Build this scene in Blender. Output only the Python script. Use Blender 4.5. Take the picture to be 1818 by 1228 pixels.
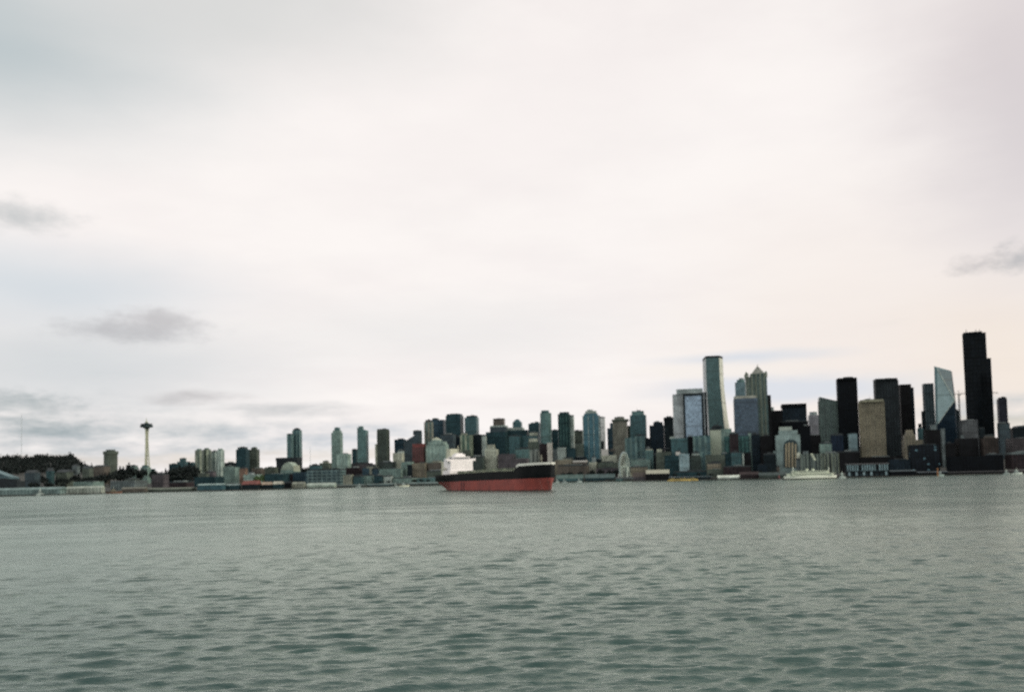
import bpy, math, random
import numpy as np
from mathutils import Vector, Matrix

S = bpy.context.scene
C = S.collection
for o in list(bpy.data.objects):
    bpy.data.objects.remove(o)
rnd = random.Random(7)

# ------------------------------------------------------------------ camera
W, H, F = 1818.0, 1228.0, 1616.0          # photograph frame and focal length in its pixels
EYE = 14.0
PITCH, ROLL, AXIS_Y = math.radians(3.2), math.radians(1.39), 752.0
fwd = Vector((0, math.cos(PITCH), math.sin(PITCH)))
up0 = Vector((0, -math.sin(PITCH), math.cos(PITCH)))
rt0 = Vector((1, 0, 0))
RT = rt0 * math.cos(ROLL) - up0 * math.sin(ROLL)
UP = rt0 * math.sin(ROLL) + up0 * math.cos(ROLL)
cam_d = bpy.data.cameras.new("camera")
cam_d.sensor_width = 36.0
cam_d.lens = F / W * 36.0
cam_d.shift_y = (AXIS_Y - H / 2) / W
cam_d.clip_start = 0.5
cam_d.clip_end = 30000
cam_d.dof.use_dof = True                   # focused short of the skyline: the near water is a little sharper
cam_d.dof.focus_distance = 28.0
cam_d.dof.aperture_fstop = 0.46
cam = bpy.data.objects.new("camera", cam_d)
C.objects.link(cam)
cam.matrix_world = Matrix(((RT.x, UP.x, -fwd.x, 0), (RT.y, UP.y, -fwd.y, 0), (RT.z, UP.z, -fwd.z, EYE), (0, 0, 0, 1)))
S.camera = cam


def P(px, py, y):
    """world point seen at photograph pixel (px, py) standing y metres ahead"""
    d = fwd + RT * ((px - W / 2) / F) + UP * ((AXIS_Y - py) / F)
    k = y / d.y
    return Vector((d.x * k, y, EYE + d.z * k))


def proj(p):
    v = Vector(p) - Vector((0, 0, EYE))
    w = v.dot(fwd)
    return W / 2 + F * v.dot(RT) / w, AXIS_Y - F * v.dot(UP) / w


# ------------------------------------------------------------------ light
S.view_settings.view_transform = 'Standard'
S.view_settings.look = 'None'
S.view_settings.gamma = 1.0
S.view_settings.exposure = 0.0
S.render.engine = 'CYCLES'
S.cycles.use_denoising = False
S.cycles.max_bounces = 5
S.cycles.diffuse_bounces = 2
S.cycles.glossy_bounces = 3
S.cycles.use_fast_gi = False

SUN_EL, SUN_AZ = math.radians(20), math.radians(106)      # azimuth clockwise from straight ahead
sun_dir = Vector((math.sin(SUN_AZ) * math.cos(SUN_EL), math.cos(SUN_AZ) * math.cos(SUN_EL), math.sin(SUN_EL)))
sd = bpy.data.lights.new("sun", 'SUN')
sd.energy = 1.7
sd.angle = math.radians(14)
sd.color = (1.0, 0.86, 0.70)
sun = bpy.data.objects.new("sun", sd)
C.objects.link(sun)
sun.rotation_euler = sun_dir.to_track_quat('Z', 'Y').to_euler()
sun.location = (300, -100, 400)


def lin(c):
    return tuple((v / 255 / 12.92) if v <= 10 else ((v / 255 + 0.055) / 1.055) ** 2.4 for v in c)


class NT:
    """little helper to write node trees as expressions"""
    def __init__(s, nt):
        s.t = nt
        nt.nodes.clear()

    def n(s, typ, **kw):
        nd = s.t.nodes.new(typ)
        for k, v in kw.items():
            setattr(nd, k, v)
        return nd

    def put(s, sock, v):
        if isinstance(v, bpy.types.NodeSocket):
            s.t.links.new(v, sock)
        else:
            sock.default_value = v

    def m(s, op, a, b=0.0, c=0.0, clamp=False):
        nd = s.n('ShaderNodeMath', operation=op, use_clamp=clamp)
        for i, v in enumerate((a, b, c)):
            s.put(nd.inputs[i], v)
        return nd.outputs[0]

    def mix(s, f, a, b):
        nd = s.n('ShaderNodeMix', data_type='RGBA')
        s.put(nd.inputs[0], f)
        for sock, v in ((nd.inputs[6], a), (nd.inputs[7], b)):
            s.put(sock, v if isinstance(v, bpy.types.NodeSocket) else (*v[:3], 1))
        return nd.outputs[2]

    def noise(s, vec, scale, detail=3.0, rough=0.5, dim='3D'):
        nd = s.n('ShaderNodeTexNoise', noise_dimensions=dim)
        if vec is not None:
            s.put(nd.inputs['Vector'], vec)
        nd.inputs['Scale'].default_value = scale
        nd.inputs['Detail'].default_value = detail
        nd.inputs['Roughness'].default_value = rough
        return nd.outputs[0]

    def ramp(s, v, lo, hi):
        nd = s.n('ShaderNodeMapRange', interpolation_type='SMOOTHSTEP')
        s.put(nd.inputs[0], v)
        nd.inputs[1].default_value = lo
        nd.inputs[2].default_value = hi
        return nd.outputs[0]

    def xyz(s, x, y, z):
        nd = s.n('ShaderNodeCombineXYZ')
        for i, v in enumerate((x, y, z)):
            s.put(nd.inputs[i], v)
        return nd.outputs[0]


world = bpy.data.worlds.new("World")
S.world = world
world.use_nodes = True
k = NT(world.node_tree)
tc = k.n('ShaderNodeTexCoord')
sep = k.n('ShaderNodeSeparateXYZ')
k.put(sep.inputs[0], tc.outputs['Generated'])
X, Y, Z = sep.outputs
AZ = k.m('MULTIPLY', k.m('ARCTAN2', X, Y), 57.2958)
EL = k.m('MULTIPLY', k.m('ARCSINE', Z), 57.2958)
inv = k.m('DIVIDE', 1.0, k.m('ADD', k.m('ABSOLUTE', Z), 0.09))
plane = k.xyz(k.m('MULTIPLY', X, inv), k.m('MULTIPLY', Y, inv), 0.0)
n1 = k.noise(plane, 0.8, 5, 0.55)
n2 = k.noise(plane, 2.6, 5, 0.6)
wob = k.noise(k.xyz(k.m('MULTIPLY', AZ, 0.10), k.m('MULTIPLY', EL, 0.3), 3.0), 1.0, 4, 0.55)
wob2 = k.noise(k.xyz(k.m('MULTIPLY', AZ, 0.10), k.m('MULTIPLY', EL, 0.3), 17.0), 1.0, 4, 0.55)
fine = k.noise(k.xyz(k.m('MULTIPLY', AZ, 0.25), k.m('MULTIPLY', EL, 1.1), 9.0), 1.0, 5, 0.6)
puffn = k.noise(k.xyz(k.m('MULTIPLY', AZ, 0.55), k.m('MULTIPLY', EL, 1.1), 5.0), 1.0, 5, 0.6)
base = k.mix(k.ramp(n1, 0.35, 0.68), lin((252, 247, 244)), lin((246, 240, 238)))
# higher cloud is a little duller, the brightest part lies 8-28 degrees up
base = k.mix(k.m('MULTIPLY', k.ramp(EL, 22, 36), k.ramp(n2, 0.25, 0.75)), base, lin((229, 222, 221)))
base = k.mix(k.m('MULTIPLY', k.ramp(n2, 0.40, 0.72), 0.22), base, lin((237, 232, 231)))
sky_t = k.n('ShaderNodeTexSky', sky_type='NISHITA')
sky_t.sun_disc = False
sky_t.sun_elevation = SUN_EL
sky_t.sun_rotation = SUN_AZ
sky_s = k.n('ShaderNodeVectorMath', operation='SCALE')
k.put(sky_s.inputs[0], sky_t.outputs[0])
sky_s.inputs['Scale'].default_value = 0.10
base = k.mix(k.m('MULTIPLY', k.ramp(n1, 0.62, 0.82), 0.25), base, sky_s.outputs[0])


def cloud(px, py, hw, hh, col, amt, tilt=0.0, soft=0.35, wa=6.0, we=2.0, brk=0.0, puff=0.0):
    """soft cloud bank at a fixed bearing and elevation; hw, hh half sizes in degrees"""
    global base
    v = (P(px, py, 1000.0) - Vector((0, 0, EYE))).normalized()
    a0, e0 = math.degrees(math.atan2(v.x, v.y)), math.degrees(math.asin(v.z))
    da = k.m('ADD', k.m('SUBTRACT', AZ, a0), k.m('MULTIPLY', k.m('SUBTRACT', wob, 0.5), wa))
    de = k.m('ADD', k.m('SUBTRACT', EL, e0), k.m('MULTIPLY', k.m('SUBTRACT', wob2, 0.5), we))
    de = k.m('SUBTRACT', de, k.m('MULTIPLY', da, tilt))
    r = k.m('SQRT', k.m('ADD', k.m('POWER', k.m('ABSOLUTE', k.m('DIVIDE', da, hw)), 2.0),
                        k.m('POWER', k.m('ABSOLUTE', k.m('DIVIDE', de, hh)), 2.0)))
    if puff:
        r = k.m('ADD', r, k.m('MULTIPLY', k.m('SUBTRACT', puffn, 0.5), puff))
    f = k.ramp(r, 1.25, soft)
    if brk:
        f = k.m('MULTIPLY', f, k.ramp(fine, 0.5 - brk, 0.5 + brk))
    base = k.mix(k.m('MULTIPLY', f, amt), base, lin(col))


cloud(1500, 640, 14, 12, (243, 233, 225), 0.7, soft=0.0)            # warm veil low in the right
cloud(1790, 640, 7, 6, (240, 226, 211), 0.6, soft=0.0)
cloud(1818, 60, 10, 10, (217, 209, 210), 0.8, soft=0.0)
cloud(1850, 260, 8, 9, (206, 200, 204), 0.6, soft=0.0)
cloud(-60, 60, 17, 6.5, (182, 194, 198), 0.9, soft=0.0)
cloud(420, 10, 16, 5, (210, 212, 211), 0.75, soft=0.0)
cloud(60, 505, 13, 3.2, (206, 216, 223), 0.75, soft=0.0)
cloud(120, 650, 15, 3.4, (200, 208, 212), 0.7, soft=0.0)
cloud(15, 380, 3.4, 1.0, (196, 199, 200), 0.85, soft=-.1, wa=3, we=1.2, puff=1.6)
cloud(238, 586, 4.6, 1.05, (190, 191, 194), 0.9, soft=-.1, wa=3, we=1.0, puff=1.6)
cloud(270, 570, 3.2, 0.9, (194, 192, 194), 0.8, soft=-.1, wa=3, we=1.0, puff=1.8)
cloud(60, 765, 19, 2.5, (160, 173, 179), 0.8, soft=-.1, brk=0.34, puff=1.2)
cloud(230, 790, 19, 1.4, (166, 179, 186), 0.65, soft=-.1, brk=0.3, puff=1.2)
cloud(370, 700, 3.5, 0.45, (188, 185, 186), 0.8, brk=.3)
cloud(520, 722, 4.5, 0.6, (192, 194, 196), 0.8, brk=.3)
cloud(640, 775, 8, 0.9, (186, 197, 208), 0.6, brk=.25)
cloud(20, 728, 4, 1.3, (150, 163, 166), 0.8, brk=.3, puff=1.5)
cloud(300, 815, 30, .45, (226, 216, 204), 0.75, brk=.25)
cloud(760, 590, 17, 2.8, (232, 231, 230), 0.6, soft=0.0)
cloud(1330, 634, 6.5, 0.5, (212, 220, 230), 0.8, soft=-.1, wa=5, we=.9)
cloud(1390, 690, 9, 1.1, (214, 222, 233), 0.75)
cloud(1250, 660, 6, 0.7, (246, 240, 234), 0.7)
cloud(1802, 458, 1.4, 0.9, (180, 181, 184), 0.85, soft=-.1, wa=1, we=.6, puff=2.4)
cloud(1735, 468, 1.8, 0.6, (200, 196, 196), 0.85, soft=-.1, wa=1, we=.6, tilt=.1, puff=2.6)
cloud(1795, 722, 5, 0.9, (176, 188, 195), 0.8, brk=.25)
cloud(1818, 750, 5, 0.6, (205, 200, 186), 0.8, brk=.25)
bg = k.n('ShaderNodeBackground')
k.put(bg.inputs[0], base)
bg.inputs[1].default_value = 1.0
wo = k.n('ShaderNodeOutputWorld')
k.t.links.new(bg.outputs[0], wo.inputs[0])

# ------------------------------------------------------------------ materials
AMB = 0.95                                        # how brightly the overcast lights a wall


def alb(c, g=1.0):
    r = lin(c)
    y = (r[0] + r[1] + r[2]) / 3
    return tuple(min(0.82, (v * .80 + y * .20) * g * t / AMB) for v, t in zip(r, (.84, .975, .995)))


def principled(k, col, rough=0.8, metal=0.0, spec=0.3, normal=None):
    b = k.n('ShaderNodeBsdfPrincipled')
    k.put(b.inputs['Base Color'], col if isinstance(col, bpy.types.NodeSocket) else (*col[:3], 1))
    k.put(b.inputs['Roughness'], rough)
    k.put(b.inputs['Metallic'], metal)
    k.put(b.inputs['Specular IOR Level'], spec)
    if normal is not None:
        k.put(b.inputs['Normal'], normal)
    o = k.n('ShaderNodeOutputMaterial')
    k.t.links.new(b.outputs[0], o.inputs[0])
    return b


def newmat(name):
    m = bpy.data.materials.new(name)
    m.use_nodes = True
    return m, NT(m.node_tree)


_plain = {}


def plain(c, rough=0.75, var=0.30, metal=0.0, scale=0.16, spec=0.3):
    """painted or mineral surface with mottled wear"""
    key = (c, rough, var, metal, scale)
    if key not in _plain:
        m, k = newmat("surface_%d_%d_%d" % c)
        tc = k.n('ShaderNodeTexCoord')
        a = alb(c)
        lo = tuple(v * (1 - var) for v in a)
        hi = tuple(min(.85, v * (1 + var)) for v in a)
        f = k.ramp(k.noise(tc.outputs['Object'], scale, 5, 0.6), 0.32, 0.68)
        principled(k, k.mix(f, lo, hi), rough, metal, spec)
        _plain[key] = m
    return _plain[key]


_fac = {}


def fac(wall, glass, bw=4.0, fh=3.8, fx=0.6, fz=0.55, metal=0.55, rough=0.22, var=0.6, big=0.32, odd=None):
    """facade: window grid laid out in metres along the walls (UV), every pane its own tint"""
    key = (wall, glass, bw, fh, fx, fz, metal, rough, var, big, odd)
    if key in _fac:
        return _fac[key]
    m, k = newmat("facade_%d_%d_%d" % wall)
    uv = k.n('ShaderNodeUVMap')
    sp = k.n('ShaderNodeSeparateXYZ')
    k.put(sp.inputs[0], uv.outputs[0])
    u = k.m('DIVIDE', sp.outputs[0], bw)
    v = k.m('DIVIDE', sp.outputs[1], fh)
    mu = k.m('GREATER_THAN', k.m('FRACT', u), 1 - fx)
    mv = k.m('GREATER_THAN', k.m('FRACT', v), 1 - fz)
    win = k.m('MULTIPLY', mu, mv)
    wn = k.n('ShaderNodeTexWhiteNoise', noise_dimensions='3D')
    oi = k.n('ShaderNodeObjectInfo')
    k.put(wn.inputs[0], k.xyz(k.m('FLOOR', u), k.m('FLOOR', v), k.m('MULTIPLY', oi.outputs['Random'], 50)))
    soft = k.noise(k.xyz(k.m('MULTIPLY', sp.outputs[0], 0.05), k.m('MULTIPLY', sp.outputs[1], 0.018),
                         k.m('MULTIPLY', oi.outputs['Random'], 50)), 1.0, 3, 0.6)
    r = k.m('ADD', k.m('MULTIPLY', wn.outputs[0], 0.55), k.m('MULTIPLY', soft, 0.45))  # soft share paints broad reflection changes into the glass colour
    g = alb(glass, .85 if metal > .35 else 1)
    gl = k.mix(r, tuple(c * (1 - var) for c in g), tuple(min(.85, c * (1 + var * 1.3)) for c in g))
    if odd:
        gl = k.mix(k.m('GREATER_THAN', wn.outputs[0], 0.86), gl, alb(odd))  # odd panes carry the look of lit windows in their colour
    w = alb(wall)
    wf = k.ramp(k.noise(k.xyz(sp.outputs[0], sp.outputs[1], k.m('MULTIPLY', oi.outputs['Random'], 50)), 0.07, 5, 0.65), 0.36, 0.64)
    wl = k.mix(wf, tuple(c * (1 - big) for c in w), tuple(min(.85, c * (1 + big)) for c in w))
    col = k.mix(win, wl, gl)
    # plant floors break the grid; soft dark strips paint uneven reflections into the colour
    band = k.m('GREATER_THAN', k.m('FRACT', k.m('ADD', k.m('DIVIDE', sp.outputs[1], fh * 13), k.m('MULTIPLY', oi.outputs['Random'], 7))), 0.93)
    sh = k.m('MULTIPLY', k.ramp(soft, 0.35, 0.7), 0.35)
    col = k.mix(k.m('ADD', k.m('MULTIPLY', band, 0.5), sh), col, tuple(c * .55 for c in w))
    principled(k, col, k.m('ADD', 0.75, k.m('MULTIPLY', win, rough - 0.75)), k.m('MULTIPLY', win, metal * .7), 0.1 if sum(wall) < 180 else 0.3)
    _fac[key] = m
    return m


ROOF = plain((58, 62, 64), 0.9, 0.3)
ROOF_L = plain((120, 124, 122), 0.9, 0.2)

# ------------------------------------------------------------------ mesh helpers


class MB:
    def __init__(s):
        s.v, s.f, s.m, s.uv = [], [], [], []

    def face(s, pts, mi=0, uv=None):
        i = len(s.v)
        s.v += [tuple(p) for p in pts]
        s.f.append(tuple(range(i, i + len(pts))))
        s.m.append(mi)
        s.uv += uv if uv else [(p[0], p[1]) for p in pts]

    def prism(s, poly, z0, ztop, top_mi=1, mi=0, taper=None):
        """poly counter-clockwise (x, y); ztop a number or one height per corner; taper = top polygon"""
        n = len(poly)
        tp = taper or poly
        zt = ztop if isinstance(ztop, (list, tuple)) else [ztop] * n
        run = 0.0
        for i in range(n):
            a, b = poly[i], poly[(i + 1) % n]
            ta, tb = tp[i], tp[(i + 1) % n]
            L = math.dist(a, b)
            s.face([(*a, z0), (*b, z0), (*tb, zt[(i + 1) % n]), (*ta, zt[i])], mi,
                   [(run, z0), (run + L, z0), (run + L, zt[(i + 1) % n]), (run, zt[i])])
            run += L
        s.face([(*tp[i], zt[i]) for i in range(n)], top_mi)
        s.face([(*poly[i], z0) for i in reversed(range(n))], top_mi)

    def box(s, c, d, mi=0, rot=0.0):
        cx, cy, cz = c
        ca, sa = math.cos(rot), math.sin(rot)
        q = [(cx + x * ca - y * sa, cy + x * sa + y * ca) for x, y in
             ((-d[0] / 2, -d[1] / 2), (d[0] / 2, -d[1] / 2), (d[0] / 2, d[1] / 2), (-d[0] / 2, d[1] / 2))]
        s.prism(q, cz - d[2] / 2, cz + d[2] / 2, mi, mi)

    def bar(s, a, b, r, n=6, mi=0, r2=None):
        a, b = Vector(a), Vector(b)
        r2 = r if r2 is None else r2
        z = (b - a).normalized()
        x = z.orthogonal().normalized()
        y = z.cross(x)
        A = [a + (x * math.cos(t) + y * math.sin(t)) * r for t in (2 * math.pi * i / n for i in range(n))]
        B = [b + (x * math.cos(t) + y * math.sin(t)) * r2 for t in (2 * math.pi * i / n for i in range(n))]
        for i in range(n):
            j = (i + 1) % n
            s.face([A[i], A[j], B[j], B[i]], mi)
        s.face(A[::-1], mi)
        s.face(B, mi)

    def tube(s, pts, r, n=6, mi=0):
        for a, b in zip(pts, pts[1:]):
            s.bar(a, b, r, n, mi)

    def lathe(s, prof, n=24, c=(0, 0, 0), mi=0):
        """prof list of (radius, z)"""
        for (r0, z0), (r1, z1) in zip(prof, prof[1:]):
            for i in range(n):
                t0, t1 = 2 * math.pi * i / n, 2 * math.pi * (i + 1) / n
                q = [(c[0] + r * math.cos(t), c[1] + r * math.sin(t), c[2] + z)
                     for r, z, t in ((r0, z0, t0), (r0, z0, t1), (r1, z1, t1), (r1, z1, t0))]
                if r1 < 1e-6:
                    q = q[:3]
                elif r0 < 1e-6:
                    q = [q[0], q[2], q[3]]
                s.face(q, mi, [(r0 * t0, z0), (r0 * t1, z0), (r0 * t1, z1), (r0 * t0, z1)][:len(q)])

    def build(s, name, mats, parent=None, merge=True):
        off = Vector(parent['_o']) if parent is not None and '_o' in parent else Vector((0, 0, 0))
        me = bpy.data.meshes.new(name)
        me.from_pydata([(v[0] - off.x, v[1] - off.y, v[2] - off.z) for v in s.v], [], s.f)
        for m in (mats if isinstance(mats, (list, tuple)) else [mats]):
            me.materials.append(m)
        me.polygons.foreach_set('material_index', s.m)
        uvl = me.uv_layers.new(name='UVMap')
        uvl.data.foreach_set('uv', [c for p in s.uv for c in p])
        if merge:
            import bmesh
            bm = bmesh.new()
            bm.from_mesh(me)
            bmesh.ops.remove_doubles(bm, verts=bm.verts, dist=0.001)
            bm.to_mesh(me)
            bm.free()
        me.update()
        o = bpy.data.objects.new(name, me)
        C.objects.link(o)
        if parent is not None:
            o.parent = parent
        return o


def thing(name, label, cat, loc, group=None):
    o = bpy.data.objects.new(name, None)
    o.empty_display_size = 5
    C.objects.link(o)
    o.location = loc
    o['label'] = label
    o['category'] = cat
    o['_o'] = tuple(loc)
    if group:
        o['group'] = group
    return o


def tag(o, label, cat, group=None):
    o['label'] = label
    o['category'] = cat
    if group:
        o['group'] = group
    return o


def sm(t):
    t = max(0.0, min(1.0, t))
    return t * t * (3 - 2 * t)


# ------------------------------------------------------------------ ground
SHORE_PX = [(-900, 1500), (0, 1414), (230, 1460), (460, 1430), (700, 1470), (1000, 1490), (1250, 1271), (1400, 1190), (1600, 1150), (1818, 1131), (2700, 1080)]
SX = [((px - W / 2) / F * d, d) for px, d in SHORE_PX]


def shore(x):
    return float(np.interp(x, [a for a, _ in SX], [b for _, b in SX]))


def land(x, y):
    s = y - shore(x)
    A = 26 + 34 * sm((x + 150) / 500)
    e = 3.4 + A * sm((s - 60) / 1100) + 12 * sm((s - 1300) / 1500)
    q = W / 2 + F * x / y
    e += (33 * (1 - sm((q - 118) / 44)) * (1 + .06 * math.sin(q * .11) + .05 * math.sin(q * .31)) + 22 * (1 - sm((q - 160) / 100))) * math.exp(-((y - 2500) / 460) ** 2)
    return e


xs = np.linspace(-3200, 3200, 129)
ss = [0, 12, 30, 60, 100, 150, 220, 300, 400, 500, 620, 760, 900, 1050, 1200, 1400, 1600, 1900, 2300, 2800, 3500, 4500, 6000, 9000]
mb_v, mb_f = [], []
for x in xs:
    y0 = shore(x)
    mb_v.append((x, y0, -4.0))
    for s_ in ss:
        mb_v.append((x, y0 + s_, land(x, y0 + s_)))
R = len(ss) + 1
for i in range(len(xs) - 1):
    for j in range(R - 1):
        a = i * R + j
        mb_f.append((a, a + R, a + R + 1, a + 1))
me = bpy.data.meshes.new("ground")
me.from_pydata(mb_v, [], mb_f)
m, k = newmat("city_ground")
tc = k.n('ShaderNodeTexCoord')
g1 = k.ramp(k.noise(tc.outputs['Object'], 0.012, 6, 0.65), 0.4, 0.6)
g2 = k.ramp(k.noise(tc.outputs['Object'], 0.06, 5, 0.65), 0.42, 0.62)
gc = k.mix(g1, (0.022, 0.030, 0.026), (0.045, 0.05, 0.045))
principled(k, k.mix(k.m('MULTIPLY', g2, 0.6), gc, (0.085, 0.09, 0.085)), 0.9)
me.materials.append(m)
me.update()
o = bpy.data.objects.new("ground", me)
C.objects.link(o)
o['kind'] = 'structure'

# ------------------------------------------------------------------ water: real waves on a polar sheet round the boat
m, k = newmat("sea_water")
tc = k.n('ShaderNodeTexCoord')
sp = k.n('ShaderNodeSeparateXYZ')
k.put(sp.inputs[0], tc.outputs['Object'])
stv = k.xyz(k.m('MULTIPLY', sp.outputs[0], 0.55), sp.outputs[1], 0.0)
a1 = k.noise(stv, 1.1, 6, 0.68)
a2 = k.noise(stv, 0.11, 4, 0.6)
a3 = k.noise(stv, 3.2, 3, 0.6)
hh = k.m('ADD', k.m('ADD', k.m('MULTIPLY', a1, 0.55), k.m('MULTIPLY', a3, 0.16)), k.m('MULTIPLY', a2, 1.6))
bp = k.n('ShaderNodeBump')
bp.inputs['Strength'].default_value = 0.3
bp.inputs['Distance'].default_value = 0.8
k.put(bp.inputs['Height'], hh)
patch = k.ramp(k.noise(k.xyz(k.m('MULTIPLY', sp.outputs[0], 0.4), sp.outputs[1], 0.0), 0.012, 4, 0.6), 0.35, 0.65)
lanes = k.ramp(k.noise(k.xyz(k.m('MULTIPLY', sp.outputs[0], 0.35), sp.outputs[1], 2.0), 0.045, 6, 0.7), 0.30, 0.66)   # wind lanes
dist = k.n('ShaderNodeVectorMath', operation='LENGTH')
k.put(dist.inputs[0], tc.outputs['Object'])
k.put(bp.inputs['Strength'], k.m('ADD', 0.40, k.m('MULTIPLY', k.m('MULTIPLY', k.ramp(dist.outputs['Value'], 120, 600), 1.3), lanes)))   # chop too small to mesh offshore
df = k.n('ShaderNodeBsdfDiffuse')
k.put(df.inputs[0], k.mix(patch, (0.010, 0.042, 0.042), (0.026, 0.068, 0.061)))
k.put(df.inputs['Normal'], bp.outputs[0])
gy = k.n('ShaderNodeBsdfGlossy')
gy.inputs[0].default_value = (0.935, 1.0, 0.91, 1)
gy.inputs['Roughness'].default_value = 0.17
k.put(gy.inputs['Normal'], bp.outputs[0])
fr = k.n('ShaderNodeFresnel')
fr.inputs[0].default_value = 1.345
k.put(fr.inputs['Normal'], bp.outputs[0])
mx = k.n('ShaderNodeMixShader')
k.t.links.new(fr.outputs[0], mx.inputs[0])
k.t.links.new(df.outputs[0], mx.inputs[1])
k.t.links.new(gy.outputs[0], mx.inputs[2])
wout = k.n('ShaderNodeOutputMaterial')
k.t.links.new(mx.outputs[0], wout.inputs[0])
WATER = m

rr = [2.0]
while rr[-1] < 60:
    rr.append(rr[-1] * 1.016 + 0.02)
while rr[-1] < 1700:
    rr.append(rr[-1] * 1.0033)
while rr[-1] < 12000:
    rr.append(rr[-1] * 1.07)
rr = np.array(rr)
th = np.concatenate([np.linspace(-33, 33, 820), np.linspace(33, 327, 240)[1:-1]])
th = np.radians(th)
RRR, TTT = np.meshgrid(rr, th, indexing='ij')
XX, YY = RRR * np.sin(TTT), RRR * np.cos(TTT)
ZZ = np.zeros_like(XX)
dR = np.gradient(rr)[:, None] * np.ones_like(XX)
gen = np.random.default_rng(11)
NW = 150
lam = 0.40 * (4.6 / 0.40) ** gen.random(NW)
dirs = np.radians(gen.normal(0, 19, NW) - 6)
ph = gen.random(NW) * 6.283
for L_, d_, p_ in zip(lam, dirs, ph):
    slope = 0.034 * (1.0 if L_ < 1.8 else (1.8 / L_) ** 0.45)
    amp = slope * L_ / 6.283
    wgt = np.clip((L_ / dR - 2.2) / 2.0, 0, 1)
    kk = 6.283 / L_
    ZZ += amp * wgt * np.sin(kk * (XX * math.sin(d_) + YY * math.cos(d_)) + p_)
ZZ = ZZ + 0.35 * ZZ * np.abs(ZZ)                      # sharper crests
gust = 0.75 + 0.35 * np.sin(XX * 0.021 + 1.3 * np.sin(YY * 0.013)) * np.sin(YY * 0.009 + 0.7)
ZZ *= gust
nr, nt_ = XX.shape
verts = np.stack([XX, YY, ZZ], -1).reshape(-1, 3)
verts = np.vstack([verts, [[0, 0, 0]]]).astype(np.float32)
ii, jj = np.meshgrid(np.arange(nr - 1), np.arange(nt_), indexing='ij')
j2 = (jj + 1) % nt_
q = np.stack([ii * nt_ + jj, ii * nt_ + j2, (ii + 1) * nt_ + j2, (ii + 1) * nt_ + jj], -1).reshape(-1, 4)
tri = np.stack([np.full(nt_, nr * nt_), (np.arange(nt_) + 1) % nt_, np.arange(nt_)], -1)
me = bpy.data.meshes.new("water")
me.vertices.add(len(verts))
me.vertices.foreach_set('co', verts.ravel())
nl = q.size + tri.size
me.loops.add(nl)
me.loops.foreach_set('vertex_index', np.concatenate([q.ravel(), tri.ravel()]).astype(np.int32))
me.polygons.add(len(q) + len(tri))
me.polygons.foreach_set('loop_start', np.concatenate([np.arange(len(q)) * 4, q.size + np.arange(len(tri)) * 3]).astype(np.int32))
me.polygons.foreach_set('use_smooth', np.ones(len(q) + len(tri), dtype=bool))
me.materials.append(WATER)
me.update(calc_edges=True)
me.validate()
o = bpy.data.objects.new("water", me)
C.objects.link(o)
o['kind'] = 'structure'

# ------------------------------------------------------------------ buildings
GRID = -math.radians(12)                     # downtown streets, turned a little from the line of sight


def rect(cx, cy, w, d, rot):
    ca, sa = math.cos(rot), math.sin(rot)
    return [(cx + x * ca - y * sa, cy + x * sa + y * ca) for x, y in ((-w / 2, -d / 2), (w / 2, -d / 2), (w / 2, d / 2), (-w / 2, d / 2))]


def ngon(cx, cy, w, d, rot, n):
    ca, sa = math.cos(rot), math.sin(rot)
    out = []
    for i in range(n):
        t = 2 * math.pi * (i + .5) / n
        x, y = w / 2 * math.cos(t), d / 2 * math.sin(t)
        out.append((cx + x * ca - y * sa, cy + x * sa + y * ca))
    return out


def footprint(x0, x1, yref, cy, dr=0.8, rot=GRID, n=4, dmax=60.0, dabs=None):
    """ground plan whose silhouette at row yref runs from pixel x0 to x1, centred cy metres ahead"""
    c = P((x0 + x1) / 2, yref, cy)
    w = (x1 - x0) / F * cy
    cx = c.x
    for _ in range(12):
        d = dabs if dabs else min(w * dr, dmax)
        poly = rect(cx, cy, w, d, rot) if n == 4 else ngon(cx, cy, w, d, rot, n)
        pp = [proj((a, b, c.z))[0] for a, b in poly]
        lo, hi = min(pp), max(pp)
        w *= 0.5 + 0.5 * (x1 - x0) / (hi - lo)
        cx += ((x0 + x1) - (lo + hi)) / 2 / F * cy
    return poly, cx, w


def inset(poly, f):
    cx = sum(p[0] for p in poly) / len(poly)
    cy = sum(p[1] for p in poly) / len(poly)
    return [(cx + (x - cx) * f, cy + (y - cy) * f) for x, y in poly]


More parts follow.
